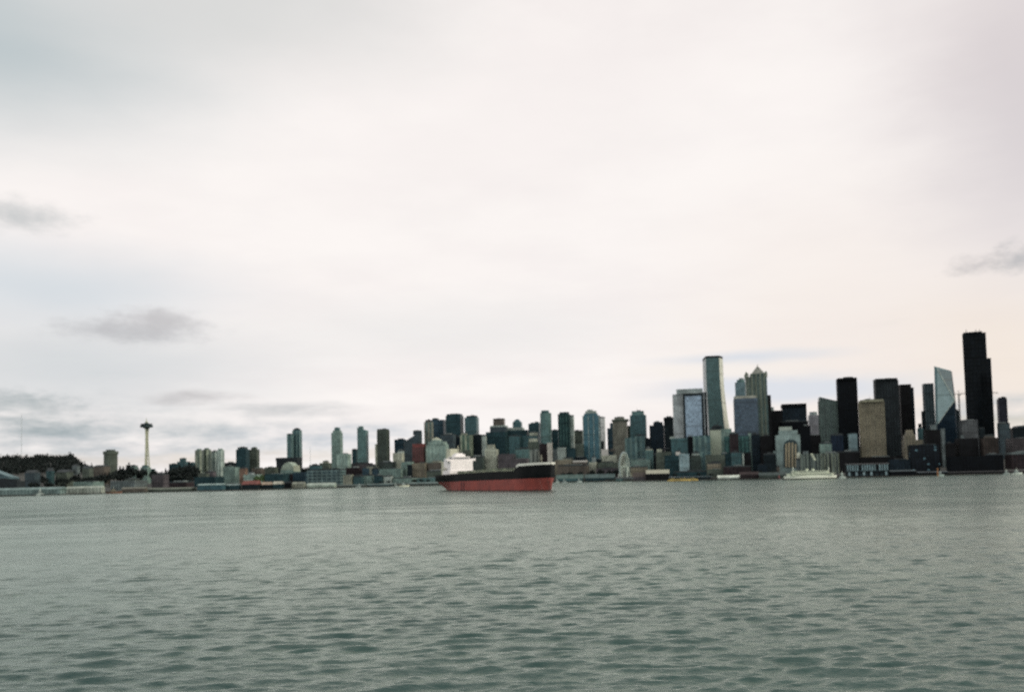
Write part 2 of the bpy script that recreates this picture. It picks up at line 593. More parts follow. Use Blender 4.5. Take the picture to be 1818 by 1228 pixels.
def T(name, label, depth, tiers, group=None, cat=None, cap=True, gz=None):
    """tiers: (part, x0, x1, ytop, material, options); each is a child part of one building"""
    root = None
    prev_z = None
    for i, t in enumerate(tiers):
        part, x0, x1, yt, mat = t[:5]
        o = dict(t[5]) if len(t) > 5 else {}
        cy = depth + o.get('dd', 0)
        yref = o.get('yr', (yt + 830) / 2)
        poly, cx, w = footprint(x0, x1, yref, cy, o.get('dr', 0.8), math.radians(o['rot']) if 'rot' in o else GRID,
                                o.get('n', 4), o.get('dmax', 60.0), o.get('dabs'))
        zt = P((x0 + x1) / 2, yt, cy).z
        if root is None:
            g = min(land(a, b) for a, b in poly) - 1.5 if gz is None else gz
            root = thing(name, label, cat or ('tower' if 'tower' in name else 'building'), (cx, cy, g), group)
            z0 = g
        elif o.get('ground'):
            z0 = root.location.z
        elif 'y0' in o:
            z0 = P((x0 + x1) / 2, o['y0'], cy).z
        else:
            z0 = prev_z - 0.03
        mb = MB()
        n = len(poly)
        if 'sl' in o:                       # roof sloping from left row to right row
            zl, zr = P(x0, o['sl'][0], cy).z, P(x1, o['sl'][1], cy).z
            xs_ = [p[0] for p in poly]
            a, b = min(xs_), max(xs_)
            zz = [zl + (zr - zl) * (p[0] - a) / (b - a) for p in poly]
            mb.prism(poly, z0, zz)
        elif 'pyr' in o:                    # pointed roof
            za = P((x0 + x1) / 2, o['pyr'], cy).z
            f = o.get('ptop', 0.02)
            mb.prism(poly, z0, zt)
            mb2 = MB()
            mb2.prism(inset(poly, 1.02), zt + .01, za, taper=inset(poly, f), top_mi=0)
            mb2.build(o.get('pname', 'roof'), o.get('pmat', mat), root)
        elif 'taper' in o:
            mb.prism(poly, z0, zt, taper=inset(poly, o['taper']))
        elif 'gable' in o:                  # ridge along the long side
            zr = P((x0 + x1) / 2, o['gable'], cy).z
            mb.prism(poly, z0, zt)
            g2 = MB()
            q = inset(poly, 1.04)
            A, B = [((q[i][0] + q[j][0]) / 2, (q[i][1] + q[j][1]) / 2) for i, j in ((0, 3), (1, 2))]
            z1 = zt + 0.05
            g2.face([(*q[0], z1), (*q[1], z1), (*B, zr), (*A, zr)])
            g2.face([(*q[2], z1), (*q[3], z1), (*A, zr), (*B, zr)])
            g2.face([(*q[1], z1), (*q[2], z1), (*B, zr)])
            g2.face([(*q[3], z1), (*q[0], z1), (*A, zr)])
            g2.face([(*p, z1) for p in reversed(q)])
            g2.build('roof', o.get('rmat', ROOF), root)
        elif 'arc' in o:                    # barrel roof: arc of rows above ytop
            zt2 = P((x0 + x1) / 2, o['arc'], cy).z
            mb.prism(poly, z0, zt)
            g2 = MB()
            N = 10
            P0, P1, P2, P3 = [Vector((*p, 0)) for p in inset(poly, 1.005)]
            prev = None
            for j in range(N + 1):
                t_ = j / N
                h = zt + .02 + (zt2 - zt) * math.sin(math.pi * t_) ** .8
                a_, b_ = P0.lerp(P1, t_), P3.lerp(P2, t_)
                cur = ((a_.x, a_.y, h), (b_.x, b_.y, h), (a_.x, a_.y, zt + .02), (b_.x, b_.y, zt + .02))
                if prev:
                    g2.face([prev[0], cur[0], cur[1], prev[1]])
                    g2.face([prev[2], cur[2], cur[0], prev[0]])
                    g2.face([cur[3], prev[3], prev[1], cur[1]])
                prev = cur
            g2.build('roof', o.get('rmat', ROOF_L), root)
        else:
            mb.prism(poly, z0, zt)
        mb.build(part, [mat, o.get('roof', ROOF)], root)
        if o.get('fins'):                   # projecting piers
            fm, nf, fw = o['fins']
            fb = MB()
            for (a, b) in ((poly[0], poly[1]), (poly[1], poly[2]), (poly[3], poly[0])):
                L = math.dist(a, b)
                kx = max(2, int(nf * L / w))
                tx, ty = (b[0] - a[0]) / L, (b[1] - a[1]) / L
                for q_ in range(kx + 1):
                    s_ = L * q_ / kx
                    fb.box((a[0] + tx * s_ + ty * .15, a[1] + ty * s_ - tx * .15, (z0 + zt) / 2), (fw, 0.9, zt - z0 + .8), 0, math.atan2(ty, tx))
            fb.build(o.get('fname', 'pier'), fm, root)
        prev_z = zt
        if cap and i == len(tiers) - 1 and not any(q_ in o for q_ in ('sl', 'pyr', 'gable', 'arc')) and n == 4:
            pb = MB()                        # parapet ring
            q = inset(poly, 1.006)
            r_ = inset(poly, 0.95)
            h = 1.3
            for a in range(4):
                b = (a + 1) % 4
                pb.face([(*q[a], zt - .6), (*q[b], zt - .6), (*q[b], zt + h), (*q[a], zt + h)])
                pb.face([(*q[a], zt + h), (*q[b], zt + h), (*r_[b], zt + h), (*r_[a], zt + h)])
                pb.face([(*r_[b], zt + .02), (*r_[a], zt + .02), (*r_[a], zt + h), (*r_[b], zt + h)])
            pb.build('parapet', mat if rnd.random() < .5 else ROOF, root)
            if w > 14 and rnd.random() < .45:
                ab = MB()
                ax_ = rnd.uniform(-.25, .25)
                px_, py_ = cx + w * ax_, cy + rnd.uniform(-4, 4)
                ab.bar((px_, py_, zt - .2), (px_, py_, zt + rnd.uniform(5, 9)), .22, 5, 0, .12)
                ab.build('antenna', ROOF, root)
            if w > 9:
                ub = MB()
                f = rnd.uniform(.3, .6)
                ox = rnd.uniform(-.15, .15)
                uq = [(x + (poly[1][0] - poly[0][0]) * ox, y + (poly[1][1] - poly[0][1]) * ox) for x, y in inset(poly, f)]
                ub.prism(uq, zt, zt + rnd.uniform(2.0, 3.6), 0, 0)
                ub.build('roof_unit', rnd.choice([ROOF, ROOF_L]), root)
    return root


# facade kinds ------------------------------------------------------
TEAL = fac((62, 92, 94), (48, 88, 94), 5, 3.6, .75, .6)
TEAL_D = fac((42, 66, 70), (36, 66, 74), 5, 3.6, .7, .6)
TEAL_L = fac((92, 122, 118), (74, 110, 112), 6, 3.6, .65, .55)
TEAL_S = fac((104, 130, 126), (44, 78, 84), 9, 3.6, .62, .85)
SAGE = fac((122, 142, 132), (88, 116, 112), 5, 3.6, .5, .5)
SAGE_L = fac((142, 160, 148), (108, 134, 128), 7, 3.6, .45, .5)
BLUE = fac((66, 112, 122), (62, 106, 120), 4, 3.8, .9, .8, .5, .25)
BLUE_D = fac((42, 68, 80), (38, 68, 82), 5, 3.8, .8, .6)
NAVY = fac((28, 40, 48), (28, 42, 54), 4, 3.8, .7, .6, .3)
BEIGE = fac((150, 146, 126), (84, 94, 88), 5, 3.6, .42, .5)
BEIGE_S = fac((142, 146, 126), (66, 84, 80), 10, 3.6, .5, .9)
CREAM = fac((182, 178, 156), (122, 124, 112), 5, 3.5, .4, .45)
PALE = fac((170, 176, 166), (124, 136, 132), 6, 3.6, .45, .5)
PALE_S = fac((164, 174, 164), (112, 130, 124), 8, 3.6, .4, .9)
OLIVE = fac((86, 92, 80), (58, 72, 66), 4.5, 3.6, .5, .55)
OLIVE_D = fac((66, 76, 70), (46, 60, 58), 4.5, 3.6, .5, .55)
BRICK = fac((92, 52, 50), (56, 46, 46), 5, 3.8, .4, .45)
MAROON = fac((56, 44, 46), (38, 36, 42), 5, 3.8, .5, .5)
BROWN = fac((98, 86, 76), (62, 64, 60), 5, 3.8, .45, .45)
MAUVE = fac((84, 74, 78), (56, 58, 64), 5, 3.8, .45, .45)
TAN = fac((132, 118, 98), (78, 78, 70), 4.4, 3.9, .5, .5)
GREY = fac((104, 112, 112), (74, 84, 86), 5, 3.7, .5, .5)
GREY_L = fac((150, 156, 154), (112, 124, 126), 5, 3.7, .45, .5)
SLATE = fac((60, 74, 80), (48, 64, 72), 4.5, 3.8, .6, .6)
DARK = fac((28, 38, 42), (24, 35, 41), 4.5, 3.8, .6, .6, .3, .35)
BLACK = fac((12, 17, 22), (12, 18, 24), 4, 3.9, .6, .6, .1, .45)
BRNBLK = fac((30, 29, 31), (22, 25, 29), 4.5, 3.8, .5, .5, .15, .4)
DGRID = fac((48, 54, 57), (20, 26, 32), 4.8, 4.0, .65, .65, .15, .4)
GRNGRID = fac((88, 104, 98), (42, 58, 60), 4.5, 60, .5, .96, .3)
YEL = plain((196, 190, 158), .7, .1)
DARKP = plain((34, 42, 46), .8, .3)
PINKW = plain((206, 192, 182), .7, .1)

# ---- far left: hillside and houses under the wooded hill
T('round_tower', 'olive drum-shaped apartment tower with a wider top, left of the observation tower', 2150,
  [('drum', 184, 209, 806, OLIVE, dict(n=16, dr=1)), ('top_storeys', 182.5, 210.5, 801, OLIVE, dict(n=16, dr=1)), ('roof_drum', 188, 205, 798, OLIVE_D, dict(n=12, dr=1))], cap=False)
T('warehouse', 'warehouse with a pale sloping roof below the wooded hill at the left edge', 1640,
  [('wall', -22, 34, 848, plain((72, 94, 100)), dict(sl=(832, 847), dr=.6, roof=plain((96, 118, 122))))])
T('warehouse', 'long black shed under the pale sloping roof at the left edge', 1480,
  [('wall', -30, 45, 854, DARKP, dict(dr=.3)), ('clerestory', -20, 36, 851.5, DARKP, dict(dr=.2))])
T('house', 'green-grey block of flats just right of the black shed', 1760, [('wall', 44, 72, 839, SLATE, dict(gable=834))])
T('house', 'teal-grey house, middle one below the wooded hill', 1790, [('wall', 82, 97, 836, TEAL, dict(gable=830))])
T('house', 'wide dull green house below the end of the wooded hill', 1800, [('wall', 99, 131, 838, OLIVE, dict(gable=833))])
T('house', 'small grey house high on the slope beneath the hilltop trees', 2100, [('wall', 128, 142, 827, GREY, dict(gable=824))])
T('house', 'olive house on the slope left of the drum-shaped tower', 1950, [('wall', 146, 166, 831, OLIVE, dict(gable=826))])
T('house', 'brown house at the foot of the drum-shaped tower', 1900, [('wall', 166, 196, 828, BROWN, dict(gable=825))])
T('shop', 'low grey-green building behind the long pale pier', 1560, [('wall', 130, 185, 856, SAGE), ], gz=2)
T('shop', 'low grey-olive building with a flat roof under the dark trees', 1600, [('wall', 196, 262, 853, GREY), ('upper_storey', 222, 248, 850, OLIVE)])
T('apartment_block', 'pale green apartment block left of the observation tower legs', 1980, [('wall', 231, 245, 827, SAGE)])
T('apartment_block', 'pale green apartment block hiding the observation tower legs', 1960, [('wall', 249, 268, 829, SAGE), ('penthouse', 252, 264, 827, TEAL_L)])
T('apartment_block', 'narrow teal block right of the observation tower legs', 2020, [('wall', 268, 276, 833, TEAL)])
T('warehouse', 'dark mauve brick warehouse right of the observation tower', 1620, [('wall', 269, 300, 842, MAUVE)])
T('apartment_block', 'lower teal block standing in the dark trees', 2000, [('wall', 300, 317, 824, TEAL_D)])
T('apartment_block', 'stepped teal block rising above the dark trees', 2040, [('wall', 314, 336, 819, TEAL), ('upper_storey', 319, 331, 814, TEAL)])
T('apartment_block', 'teal block between the dark trees and the striped pale tower', 2030, [('wall', 334, 348, 822, TEAL)])
T('warehouse', 'low maroon brick building on the shore under the dark trees', 1560, [('wall', 300, 345, 856, MAROON)], gz=2)

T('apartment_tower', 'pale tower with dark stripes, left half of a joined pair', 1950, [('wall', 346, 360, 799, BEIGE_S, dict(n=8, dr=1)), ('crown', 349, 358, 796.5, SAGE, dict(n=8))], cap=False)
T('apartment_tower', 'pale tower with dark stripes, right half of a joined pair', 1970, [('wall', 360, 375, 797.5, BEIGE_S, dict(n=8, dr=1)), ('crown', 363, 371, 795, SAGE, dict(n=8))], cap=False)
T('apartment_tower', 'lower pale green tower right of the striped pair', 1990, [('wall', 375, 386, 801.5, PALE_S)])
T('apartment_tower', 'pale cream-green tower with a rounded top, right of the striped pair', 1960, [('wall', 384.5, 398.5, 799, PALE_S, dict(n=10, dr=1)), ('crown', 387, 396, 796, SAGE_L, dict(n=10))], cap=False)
T('office_block', 'mauve office block at the foot of the pale towers', 1800, [('wall', 366, 384, 837, MAUVE)])
T('office_block', 'dark teal office block below the pale striped towers', 1720, [('wall', 345, 398, 846, TEAL_D), ('upper_storey', 352, 372, 841, OLIVE)])
T('office_block', 'building with a dark flat roof line between the pale and dark towers', 2040, [('wall', 398, 421, 822, DARK)])
T('apartment_block', 'pale grey-green block under the dark flat roof line', 1900, [('wall', 396, 426, 829, SAGE), ('upper_storey', 401, 415, 827, SAGE)])
T('apartment_tower', 'dark teal tower, left one of two joined towers', 1960, [('wall', 419, 443, 797.5, TEAL_D, dict(dr=.7)), ('penthouse', 422, 440, 794.5, TEAL_D)])
T('apartment_tower', 'olive grey tower with a pale stripe, right one of two joined towers', 1990, [('wall', 442.5, 461, 797.5, OLIVE, dict(dr=.7)), ('penthouse', 446, 457, 795, OLIVE)])
T('house', 'orange-brown brick house below the dark teal tower', 1780, [('wall', 425, 440, 831, fac((140, 104, 84), (90, 80, 70)))])
T('house', 'dark brown building below the olive grey tower', 1800, [('wall', 447, 470, 832, BROWN)])
T('house', 'mossy brown house left of the dark framed hall', 1840, [('wall', 470, 494, 830, OLIVE)])
T('shop', 'pale green shop row above the red pier roof', 1640, [('wall', 432, 466, 842, SAGE_L), ('upper_storey', 440, 452, 840, GREY_L)])
T('shop', 'teal-black low building left of the curved pale roof', 1600, [('wall', 470, 514, 842, TEAL_D)])
T('hall', 'dark framed hall with a wide flat roof below the slender teal twin tower', 1860, [('wall', 490.5, 536.5, 818, DARKP, dict(dr=.5)), ('roof_frame', 489.5, 537, 812, DARKP, dict(dr=.52))], cap=False)
T('hall', 'hall with a pale curved roof in front of the dark framed hall', 1700, [('wall', 498, 533, 834, SAGE, dict(arc=820, rmat=plain((150, 158, 140)))), ('gable_window', 521, 532, 826, YEL, dict(y0=836, dabs=2, dd=-18))], cap=False)
T('apartment_tower', 'slender teal tower, lower half of the stepped pair with white stripes', 2000, [('wall', 509.5, 521, 771, TEAL_S)])
T('apartment_tower', 'slender teal tower, taller half of the stepped pair with white stripes', 2020, [('wall', 519, 536.5, 764, TEAL_S), ('crown', 521, 534, 762, TEAL_D)])
T('office_block', 'blue-black office block left of the wide grid office', 1640, [('wall', 520, 549, 838, BLUE_D), ('wing', 512, 525, 843, MAROON, dict(ground=1))])
T('office_block', 'wide dark teal office with a pale window grid on the shore road', 1600,
  [('wall', 545, 613, 833.5, fac((108, 130, 128), (38, 62, 70), 9, 5.5, .8, .72, .4), dict(dr=.35))])
T('apartment_block', 'teal block behind the left end of the wide grid office', 1800, [('wall', 549, 572, 826, TEAL)])
T('apartment_block', 'olive block with a beige top behind the wide grid office', 1850, [('wall', 567, 589, 821.5, OLIVE), ('penthouse', 573, 584, 819, BEIGE)])
T('apartment_tower', 'sage green tower with a stepped narrow crown', 1900, [('wall', 588.5, 609, 768, SAGE), ('upper_tier', 591, 607, 764, SAGE), ('crown', 594, 604.5, 760, TEAL_L)])
T('apartment_block', 'pale sage block in front of the tower with the stepped crown', 1760, [('wall', 598, 624, 807, SAGE_L)])
T('apartment_tower', 'thin dark teal tower touching the slant-topped sage tower', 1880, [('wall', 625, 635, 798, TEAL_D)])
T('apartment_tower', 'sage green tower whose roof slants down to the right', 1860, [('wall', 634.5, 654.5, 762, TEAL_L, dict(sl=(759, 764))), ('crown', 637, 646, 757.5, TEAL_L, dict(y0=764))])
T('apartment_tower', 'thin pale tower peeping out left of the dark olive tower', 1960, [('wall', 666, 672, 789, CREAM)])
T('apartment_tower', 'square dark olive tower with a flat top', 1850, [('wall', 670, 691.5, 764, OLIVE_D, dict(fins=(OLIVE, 5, .8))), ('parapet_storey', 670.2, 691.3, 762.5, OLIVE)])
T('apartment_block', 'mauve terrace at the foot of the slant-topped tower', 1790, [('wall', 622, 662, 823, MAUVE)])
T('house', 'yellowish building below the gap between two sage towers', 1720, [('wall', 650, 674, 827, BEIGE)])
T('warehouse', 'dark maroon warehouse right of the wide grid office', 1640, [('wall', 614, 645, 831, MAROON)])
T('warehouse', 'blue-black cube beside the dark maroon warehouse', 1630, [('wall', 643, 656, 832, BLUE_D)])
T('warehouse', 'small blue-black cube below the yellowish building', 1640, [('wall', 660, 674, 832, BLUE_D)])
T('apartment_block', 'beige gridded block at the water right of the wide grid office', 1560, [('wall', 609, 628, 844, BEIGE)], gz=2)
T('apartment_block', 'teal low block at the water, second right of the wide grid office', 1560, [('wall', 627, 646, 845, TEAL)], gz=2)
T('apartment_block', 'pale low block with a light roof edge below the blue-black cubes', 1570, [('wall', 646, 664, 843.5, SAGE)], gz=2)
T('apartment_block', 'dark green low block right of the pale low block on the shore', 1560, [('wall', 663, 681, 844, TEAL_D)], gz=2)
T('apartment_block', 'pinkish white low block on the shore below the pale green terrace', 1565, [('wall', 681, 698, 845, PALE)], gz=2)
T('apartment_block', 'long pale green terrace below the cream corner block', 1650, [('wall', 673, 722, 833, SAGE)])
T('house', 'dark green building below the square dark olive tower', 1730, [('wall', 672, 704, 821, OLIVE_D)])
T('apartment_tower', 'cream corner block left of the dark slanting tower', 1760, [('wall', 697.5, 718, 804, CREAM), ('upper_storey', 706, 718, 800, PALE)])
T('office_tower', 'blue-teal tower behind the cream corner block', 1900, [('wall', 700.5, 722, 781, BLUE_D)])
T('office_tower', 'dark grey tower with a long slanting shoulder on its left', 1880, [('wall', 718, 750, 781, SLATE), ('shoulder', 724, 750, 772, SLATE, dict(sl=(780, 766))), ('crown', 734, 749.5, 765, SLATE)])
T('apartment_block', 'red-brown brick block with a bright red top storey', 1700, [('wall', 732, 756, 794, BRICK), ('top_storey', 732.5, 756.5, 789, plain((122, 58, 54)))])
T('apartment_block', 'grey-green block below the dark slanting tower', 1680, [('wall', 712, 735, 821, SAGE)])
T('apartment_block', 'tan block with a flat roof below the red-brown brick block', 1640, [('wall', 732, 761, 823, TAN)])
T('warehouse', 'narrow black-green building left of the tan block', 1620, [('wall', 723, 732.5, 826, DARK)])
T('house', 'beige and brown building left of the ship bridge', 1640, [('wall', 760, 793, 821, BROWN), ('upper_storey', 768, 784, 819, BEIGE)])
T('office_block', 'low olive block between the tan block and the ship stern', 1590, [('wall', 757, 792, 836, OLIVE)])
T('shop', 'low grey-green shop row on the shore left of the ship stern', 1570, [('wall', 697, 740, 848, SAGE)], gz=2)
T('shop', 'low blue-grey building nearest the ship stern', 1575, [('wall', 740, 786, 849, TEAL_L)], gz=2)

# ---- centre
T('apartment_tower', 'beige-green tower with rusty red bays left of the blue-teal tower', 1900, [('wall', 753.5, 770, 749, fac((140, 134, 116), (66, 96, 96), 8, 3.6, .55, .9)), ('crown', 756, 766, 746.5, BROWN)])
T('office_tower', 'blue-teal tower with a flat top, left of the broad dark teal tower', 1960, [('wall', 766, 793, 745.5, BLUE_D), ('penthouse', 768, 780, 743.5, BLUE_D)])
T('office_tower', 'broad dark teal tower, tallest of its cluster behind the ship bridge', 1940, [('wall', 792, 824, 738, TEAL_D), ('penthouse', 794, 822, 736, TEAL_D)])
T('office_tower', 'teal tower with a lighter front, right end of the cluster behind the ship bridge', 1930, [('wall', 825.5, 851, 741, TEAL), ('penthouse', 829, 849, 739, TEAL_D)])
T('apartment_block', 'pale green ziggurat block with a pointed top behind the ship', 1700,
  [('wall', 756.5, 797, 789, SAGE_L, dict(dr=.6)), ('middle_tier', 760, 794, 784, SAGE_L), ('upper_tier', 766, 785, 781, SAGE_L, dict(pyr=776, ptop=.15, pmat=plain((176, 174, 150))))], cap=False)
T('office_tower', 'slate blue block behind the pale green ziggurat', 1860, [('wall', 782, 810, 772, SLATE)])
T('office_tower', 'navy tower in the gap above the ship funnel', 1880, [('wall', 806, 819, 776, NAVY)])
T('apartment_tower', 'beige and green striped tower right above the ship bridge', 1760, [('wall', 817.5, 840, 772, fac((146, 150, 126), (52, 88, 76), 9, 3.6, .6, .9)), ('crown', 820, 830, 770, BEIGE)])
T('apartment_tower', 'dark tower right of the beige and green striped tower', 1790, [('wall', 840, 856, 772, DARK)])
T('apartment_tower', 'narrow pale grey tower right of the ship bridge', 1850, [('wall', 854.5, 864.5, 773, PALE)])
T('apartment_block', 'small olive building with a reddish corner behind the ship bridge wing', 1690, [('wall', 822, 836, 800, OLIVE)])
T('apartment_block', 'dark green block over the ship deck right of the bridge', 1660, [('wall', 836, 862, 811, OLIVE_D)])
T('apartment_tower', 'beige stepped tower over the middle of the ship deck', 1680, [('wall', 861, 885.5, 798, CREAM), ('upper_tier', 862, 882, 796, CREAM), ('crown', 865.5, 879, 790.5, CREAM)])
T('office_tower', 'teal tower stepping up from the left to a dark brown crown', 1880, [('wall', 863, 904, 767, TEAL_D), ('upper_tier', 870.5, 902, 758, SLATE), ('pale_storey', 871, 903, 755.5, PALE), ('crown', 876.5, 897.5, 744, BROWN)])
T('office_tower', 'wide teal tower with a pale band under a small peaked crown', 1900, [('wall', 897, 943, 764, TEAL_D), ('pale_storey', 902, 932, 759, PALE), ('crown', 911, 928, 750, TEAL, dict(pyr=744, ptop=.3))], cap=False)
T('office_tower', 'dark teal tower left of the slender round-topped tower', 1880, [('wall', 939, 960.5, 752, TEAL_D), ('penthouse', 943, 960, 751, TEAL)])
T('office_block', 'teal block with two pale yellow bands near the slender round-topped tower', 1800, [('wall', 925, 959, 774, TEAL), ('pale_storey', 941, 956, 767.5, CREAM, dict(dr=.5)), ])
T('apartment_block', 'olive block with a cream top behind the ship foredeck', 1740, [('wall', 938, 957, 784, OLIVE), ('top_storey', 940, 955, 780, CREAM)])
T('office_block', 'mid teal block in front of the teal tower with the brown crown', 1780, [('wall', 904, 926, 774, TEAL)])
T('office_block', 'pale teal block right of the dark mauve block over the ship deck', 1680, [('wall', 915, 942, 797, TEAL_L)])
T('office_block', 'dark mauve block over the ship deck right of the beige stepped tower', 1660, [('wall', 884, 916, 807, MAUVE)])
T('warehouse', 'low mauve warehouse just behind the ship deck middle', 1600, [('wall', 905, 940, 815, MAUVE)])
T('apartment_block', 'narrow block with a grey stripe above the ship foredeck', 1650, [('wall', 941, 958, 800, fac((128, 130, 122), (60, 66, 64), 8, 3.6, .5, .9))])
T('apartment_block', 'dark maroon block above the ship bow', 1700, [('wall', 958, 973, 789, MAROON)])
T('apartment_tower', 'narrow cream tower above the ship bow', 1690, [('wall', 972, 981, 787, plain((200, 186, 172)))])
T('apartment_block', 'grey-white block right of the narrow cream tower', 1700, [('wall', 980.5, 993, 797, GREY), ('tall_wing', 990, 1006, 795.5, PALE, dict(ground=1, dd=-4))])
T('apartment_tower', 'slender teal tower with a rounded top above the ship bow', 1780, [('wall', 960, 980, 733, TEAL_L, dict(n=10, dr=1)), ('crown', 962, 976, 728.5, TEAL, dict(n=10)), ], cap=False)
T('office_tower', 'dark block filling the gap right of the slender round-topped tower', 1900, [('wall', 979, 993, 764, TEAL_D)])
T('apartment_tower', 'dark teal tower with mottled balconies, right of the slender round-topped tower', 1780,
  [('wall', 991.5, 1014, 735, fac((34, 60, 62), (72, 104, 96), 6, 3.4, .4, .5)), ('crown', 994.5, 1012, 731.5, TEAL_D), ('pale_wing', 1013, 1020.5, 738, PALE, dict(ground=1, dd=10, dr=2))])
T('office_tower', 'dull brown tower between the mottled tower and the bright blue tower', 1860, [('wall', 1019, 1036, 765, OLIVE)])
T('office_tower', 'low brown block at the foot of the mottled dark teal tower', 1700, [('wall', 1006, 1024, 795, TEAL_D), ('wing', 1022, 1037, 789, OLIVE, dict(ground=1))])
T('apartment_tower', 'bright blue glass tower with a pale domed cap', 1740, [('wall', 1036, 1066.5, 738, BLUE, dict(dr=.7, fins=(PALE, 3, .9))), ('upper_tier', 1038, 1063, 734, BLUE), ('cap', 1040.5, 1060.5, 729.5, PALE, dict(n=12, dr=.8)), ('cap_top', 1044, 1054, 727, PALE, dict(n=12))], cap=False)
T('apartment_tower', 'pale pink-white tower behind the bright blue tower', 2000, [('wall', 1064, 1075.5, 741, plain((204, 196, 192)))])
T('apartment_block', 'dark low tower between the bright blue and the white tower', 1820, [('wall', 1065, 1073, 784, DARK)])
T('office_tower', 'narrow blue tower left of the beige flared tower', 1830, [('wall', 1079, 1091, 760, BLUE_D), ('upper_tier', 1084, 1091, 752, BLUE_D)])
T('apartment_tower', 'beige grey tower with a flared cornice above the big wheel', 1800, [('wall', 1088.5, 1115, 748, fac((138, 130, 114), (92, 92, 84), 4.5, 3.6, .45, .5)), ('cornice', 1087, 1118, 744.5, OLIVE), ('penthouse', 1092, 1110, 741.5, BEIGE)])
T('office_tower', 'dark wing behind the beige flared tower', 1840, [('wall', 1110, 1122, 758, OLIVE_D)])
T('office_tower', 'tall teal tower with a paler top right of the beige flared tower', 1780, [('wall', 1119.5, 1149, 737, TEAL), ('crown', 1123, 1145, 731, TEAL_L)])
T('apartment_tower', 'teal and grey striped tower right above the big wheel', 1660, [('wall', 1110, 1134, 777, TEAL_S), ('tall_wing', 1128, 1146, 773.5, TEAL_S, dict(ground=1, dd=3))])
T('office_tower', 'narrow dark tower right of the teal and grey striped tower', 1680, [('wall', 1143, 1156, 779, DARK)])
T('office_tower', 'navy tower with a stepped roof left of the grey tower with the glass panel', 1760, [('wall', 1154, 1180.5, 755, NAVY), ('upper_tier', 1161, 1178, 750.5, NAVY)])
T('office_tower', 'dark brown-grey tower with a cornice touching the grey tower with the glass panel', 1740, [('wall', 1180, 1197, 746, DARK), ('cornice', 1179.5, 1197, 742, BLACK)])

# low things between ship bow and wheel
T('apartment_block', 'tan low block with uneven roof right of the ship bow', 1600, [('wall', 985, 1019, 816, TAN), ('upper_storey', 1000, 1017, 813, BEIGE)])
T('market_hall', 'low hall with a pale pink roof edge over a dark base', 1590, [('wall', 1017, 1043, 820, BROWN), ('roof_edge', 1017, 1043.5, 817, PINKW), ('dark_storey', 1020, 1042, 812, DARK)])
T('warehouse', 'brown warehouse row below the pale pink roof edge', 1560, [('wall', 990, 1046, 826, BROWN)])
T('apartment_block', 'cream and yellow small block right of the pale pink roof edge', 1590, [('wall', 1045, 1060, 820, CREAM), ('tower_room', 1051, 1058, 811, GREY_L)])
T('house', 'dark small house right of the cream and yellow block', 1600, [('wall', 1059, 1069, 816, DARK)])
T('apartment_block', 'cream stepped block with pink bays left of the big wheel', 1640, [('wall', 1068, 1096, 808, CREAM), ('upper_tier', 1068, 1081, 797, PINKW), ('side_tier', 1084, 1093, 802, BROWN)])
T('warehouse', 'olive warehouse below the cream stepped block', 1570, [('wall', 1062, 1099, 822, OLIVE)])
T('warehouse', 'dark brown warehouse left of the big wheel foot', 1540, [('wall', 1058, 1100, 832, MAUVE)])
T('apartment_block', 'pale teal terrace right of the big wheel', 1500, [('wall', 1120, 1156, 817, SAGE)], gz=6)
T('warehouse', 'tan warehouse right of the big wheel below the pale teal terrace', 1440, [('wall', 1119, 1150, 829, TAN)], gz=5)
T('apartment_tower', 'teal block with a cream top right of the pale teal terrace', 1520, [('wall', 1146, 1160, 799, TEAL_L), ('top_storey', 1147, 1159, 796.5, CREAM)])
T('apartment_block', 'black-green block left of the beige pair of rooftops', 1500, [('wall', 1160, 1172, 806, DARK)])
T('apartment_block', 'beige and green block with two small white rooftops', 1480, [('wall', 1165, 1192, 802, OLIVE), ('roof_room', 1167, 1176, 797, CREAM), ('second_roof_room', 1182, 1190, 796, CREAM)])
T('apartment_block', 'dark teal block between the white rooftops and the pale blue block', 1440, [('wall', 1180, 1206, 808, TEAL_D), ('roof_room', 1200, 1208, 801, PINKW)])

# ---- right centre
T('office_tower', 'grey stone tower with a large recessed blue glass panel', 1600,
  [('wall', 1196, 1253, 700, fac((172, 172, 172), (140, 144, 150), 5, 4, .5, .5), dict(dr=.55)), ('upper_tier', 1203, 1250, 691.5, GREY_L),
   ('glass_frame', 1214.5, 1250.5, 698, DARK, dict(dabs=3, dd=-23, ground=1)),
   ('glass_panel', 1218, 1247, 702.5, fac((142, 158, 176), (140, 158, 178), 3, 4, .9, .85, .8, .2), dict(dabs=3, dd=-25, ground=1))], cap=False)
T('office_tower', 'thin dark tower edge right of the grey tower with the glass panel', 1620, [('wall', 1250, 1256.5, 698, DARK, dict(dr=3))])
T('office_tower', 'cream windowless block below the tall flaring tower', 1480, [('wall', 1261.5, 1281, 763, plain((172, 174, 152), .8, .08))])
T('office_tower', 'grey-green block right of the cream windowless block', 1520, [('wall', 1280, 1300, 761, SAGE), ('roof_room', 1265, 1283, 757, DARK, dict(dd=20))])
T('office_tower', 'bluish tower with a rounded pale crown behind the tower with the pyramid roof', 1720, [('wall', 1307.5, 1327, 679, fac((112, 136, 142), (104, 130, 140), 5, 4, .6, .6)), ('crown', 1311, 1325, 674, TEAL_L, dict(n=10)), ('crown_top', 1315, 1323, 671, GREY_L, dict(n=8))], cap=False)
T('office_tower', 'broad slate blue tower with a pale top band', 1540, [('wall', 1304, 1347, 708, fac((78, 92, 106), (72, 88, 106), 4, 3.9, .8, .7)), ('pale_band', 1305, 1345, 703.5, plain((160, 154, 140))), ('setback_edge', 1343, 1350, 713, PALE, dict(ground=1, dd=12, dr=2))])
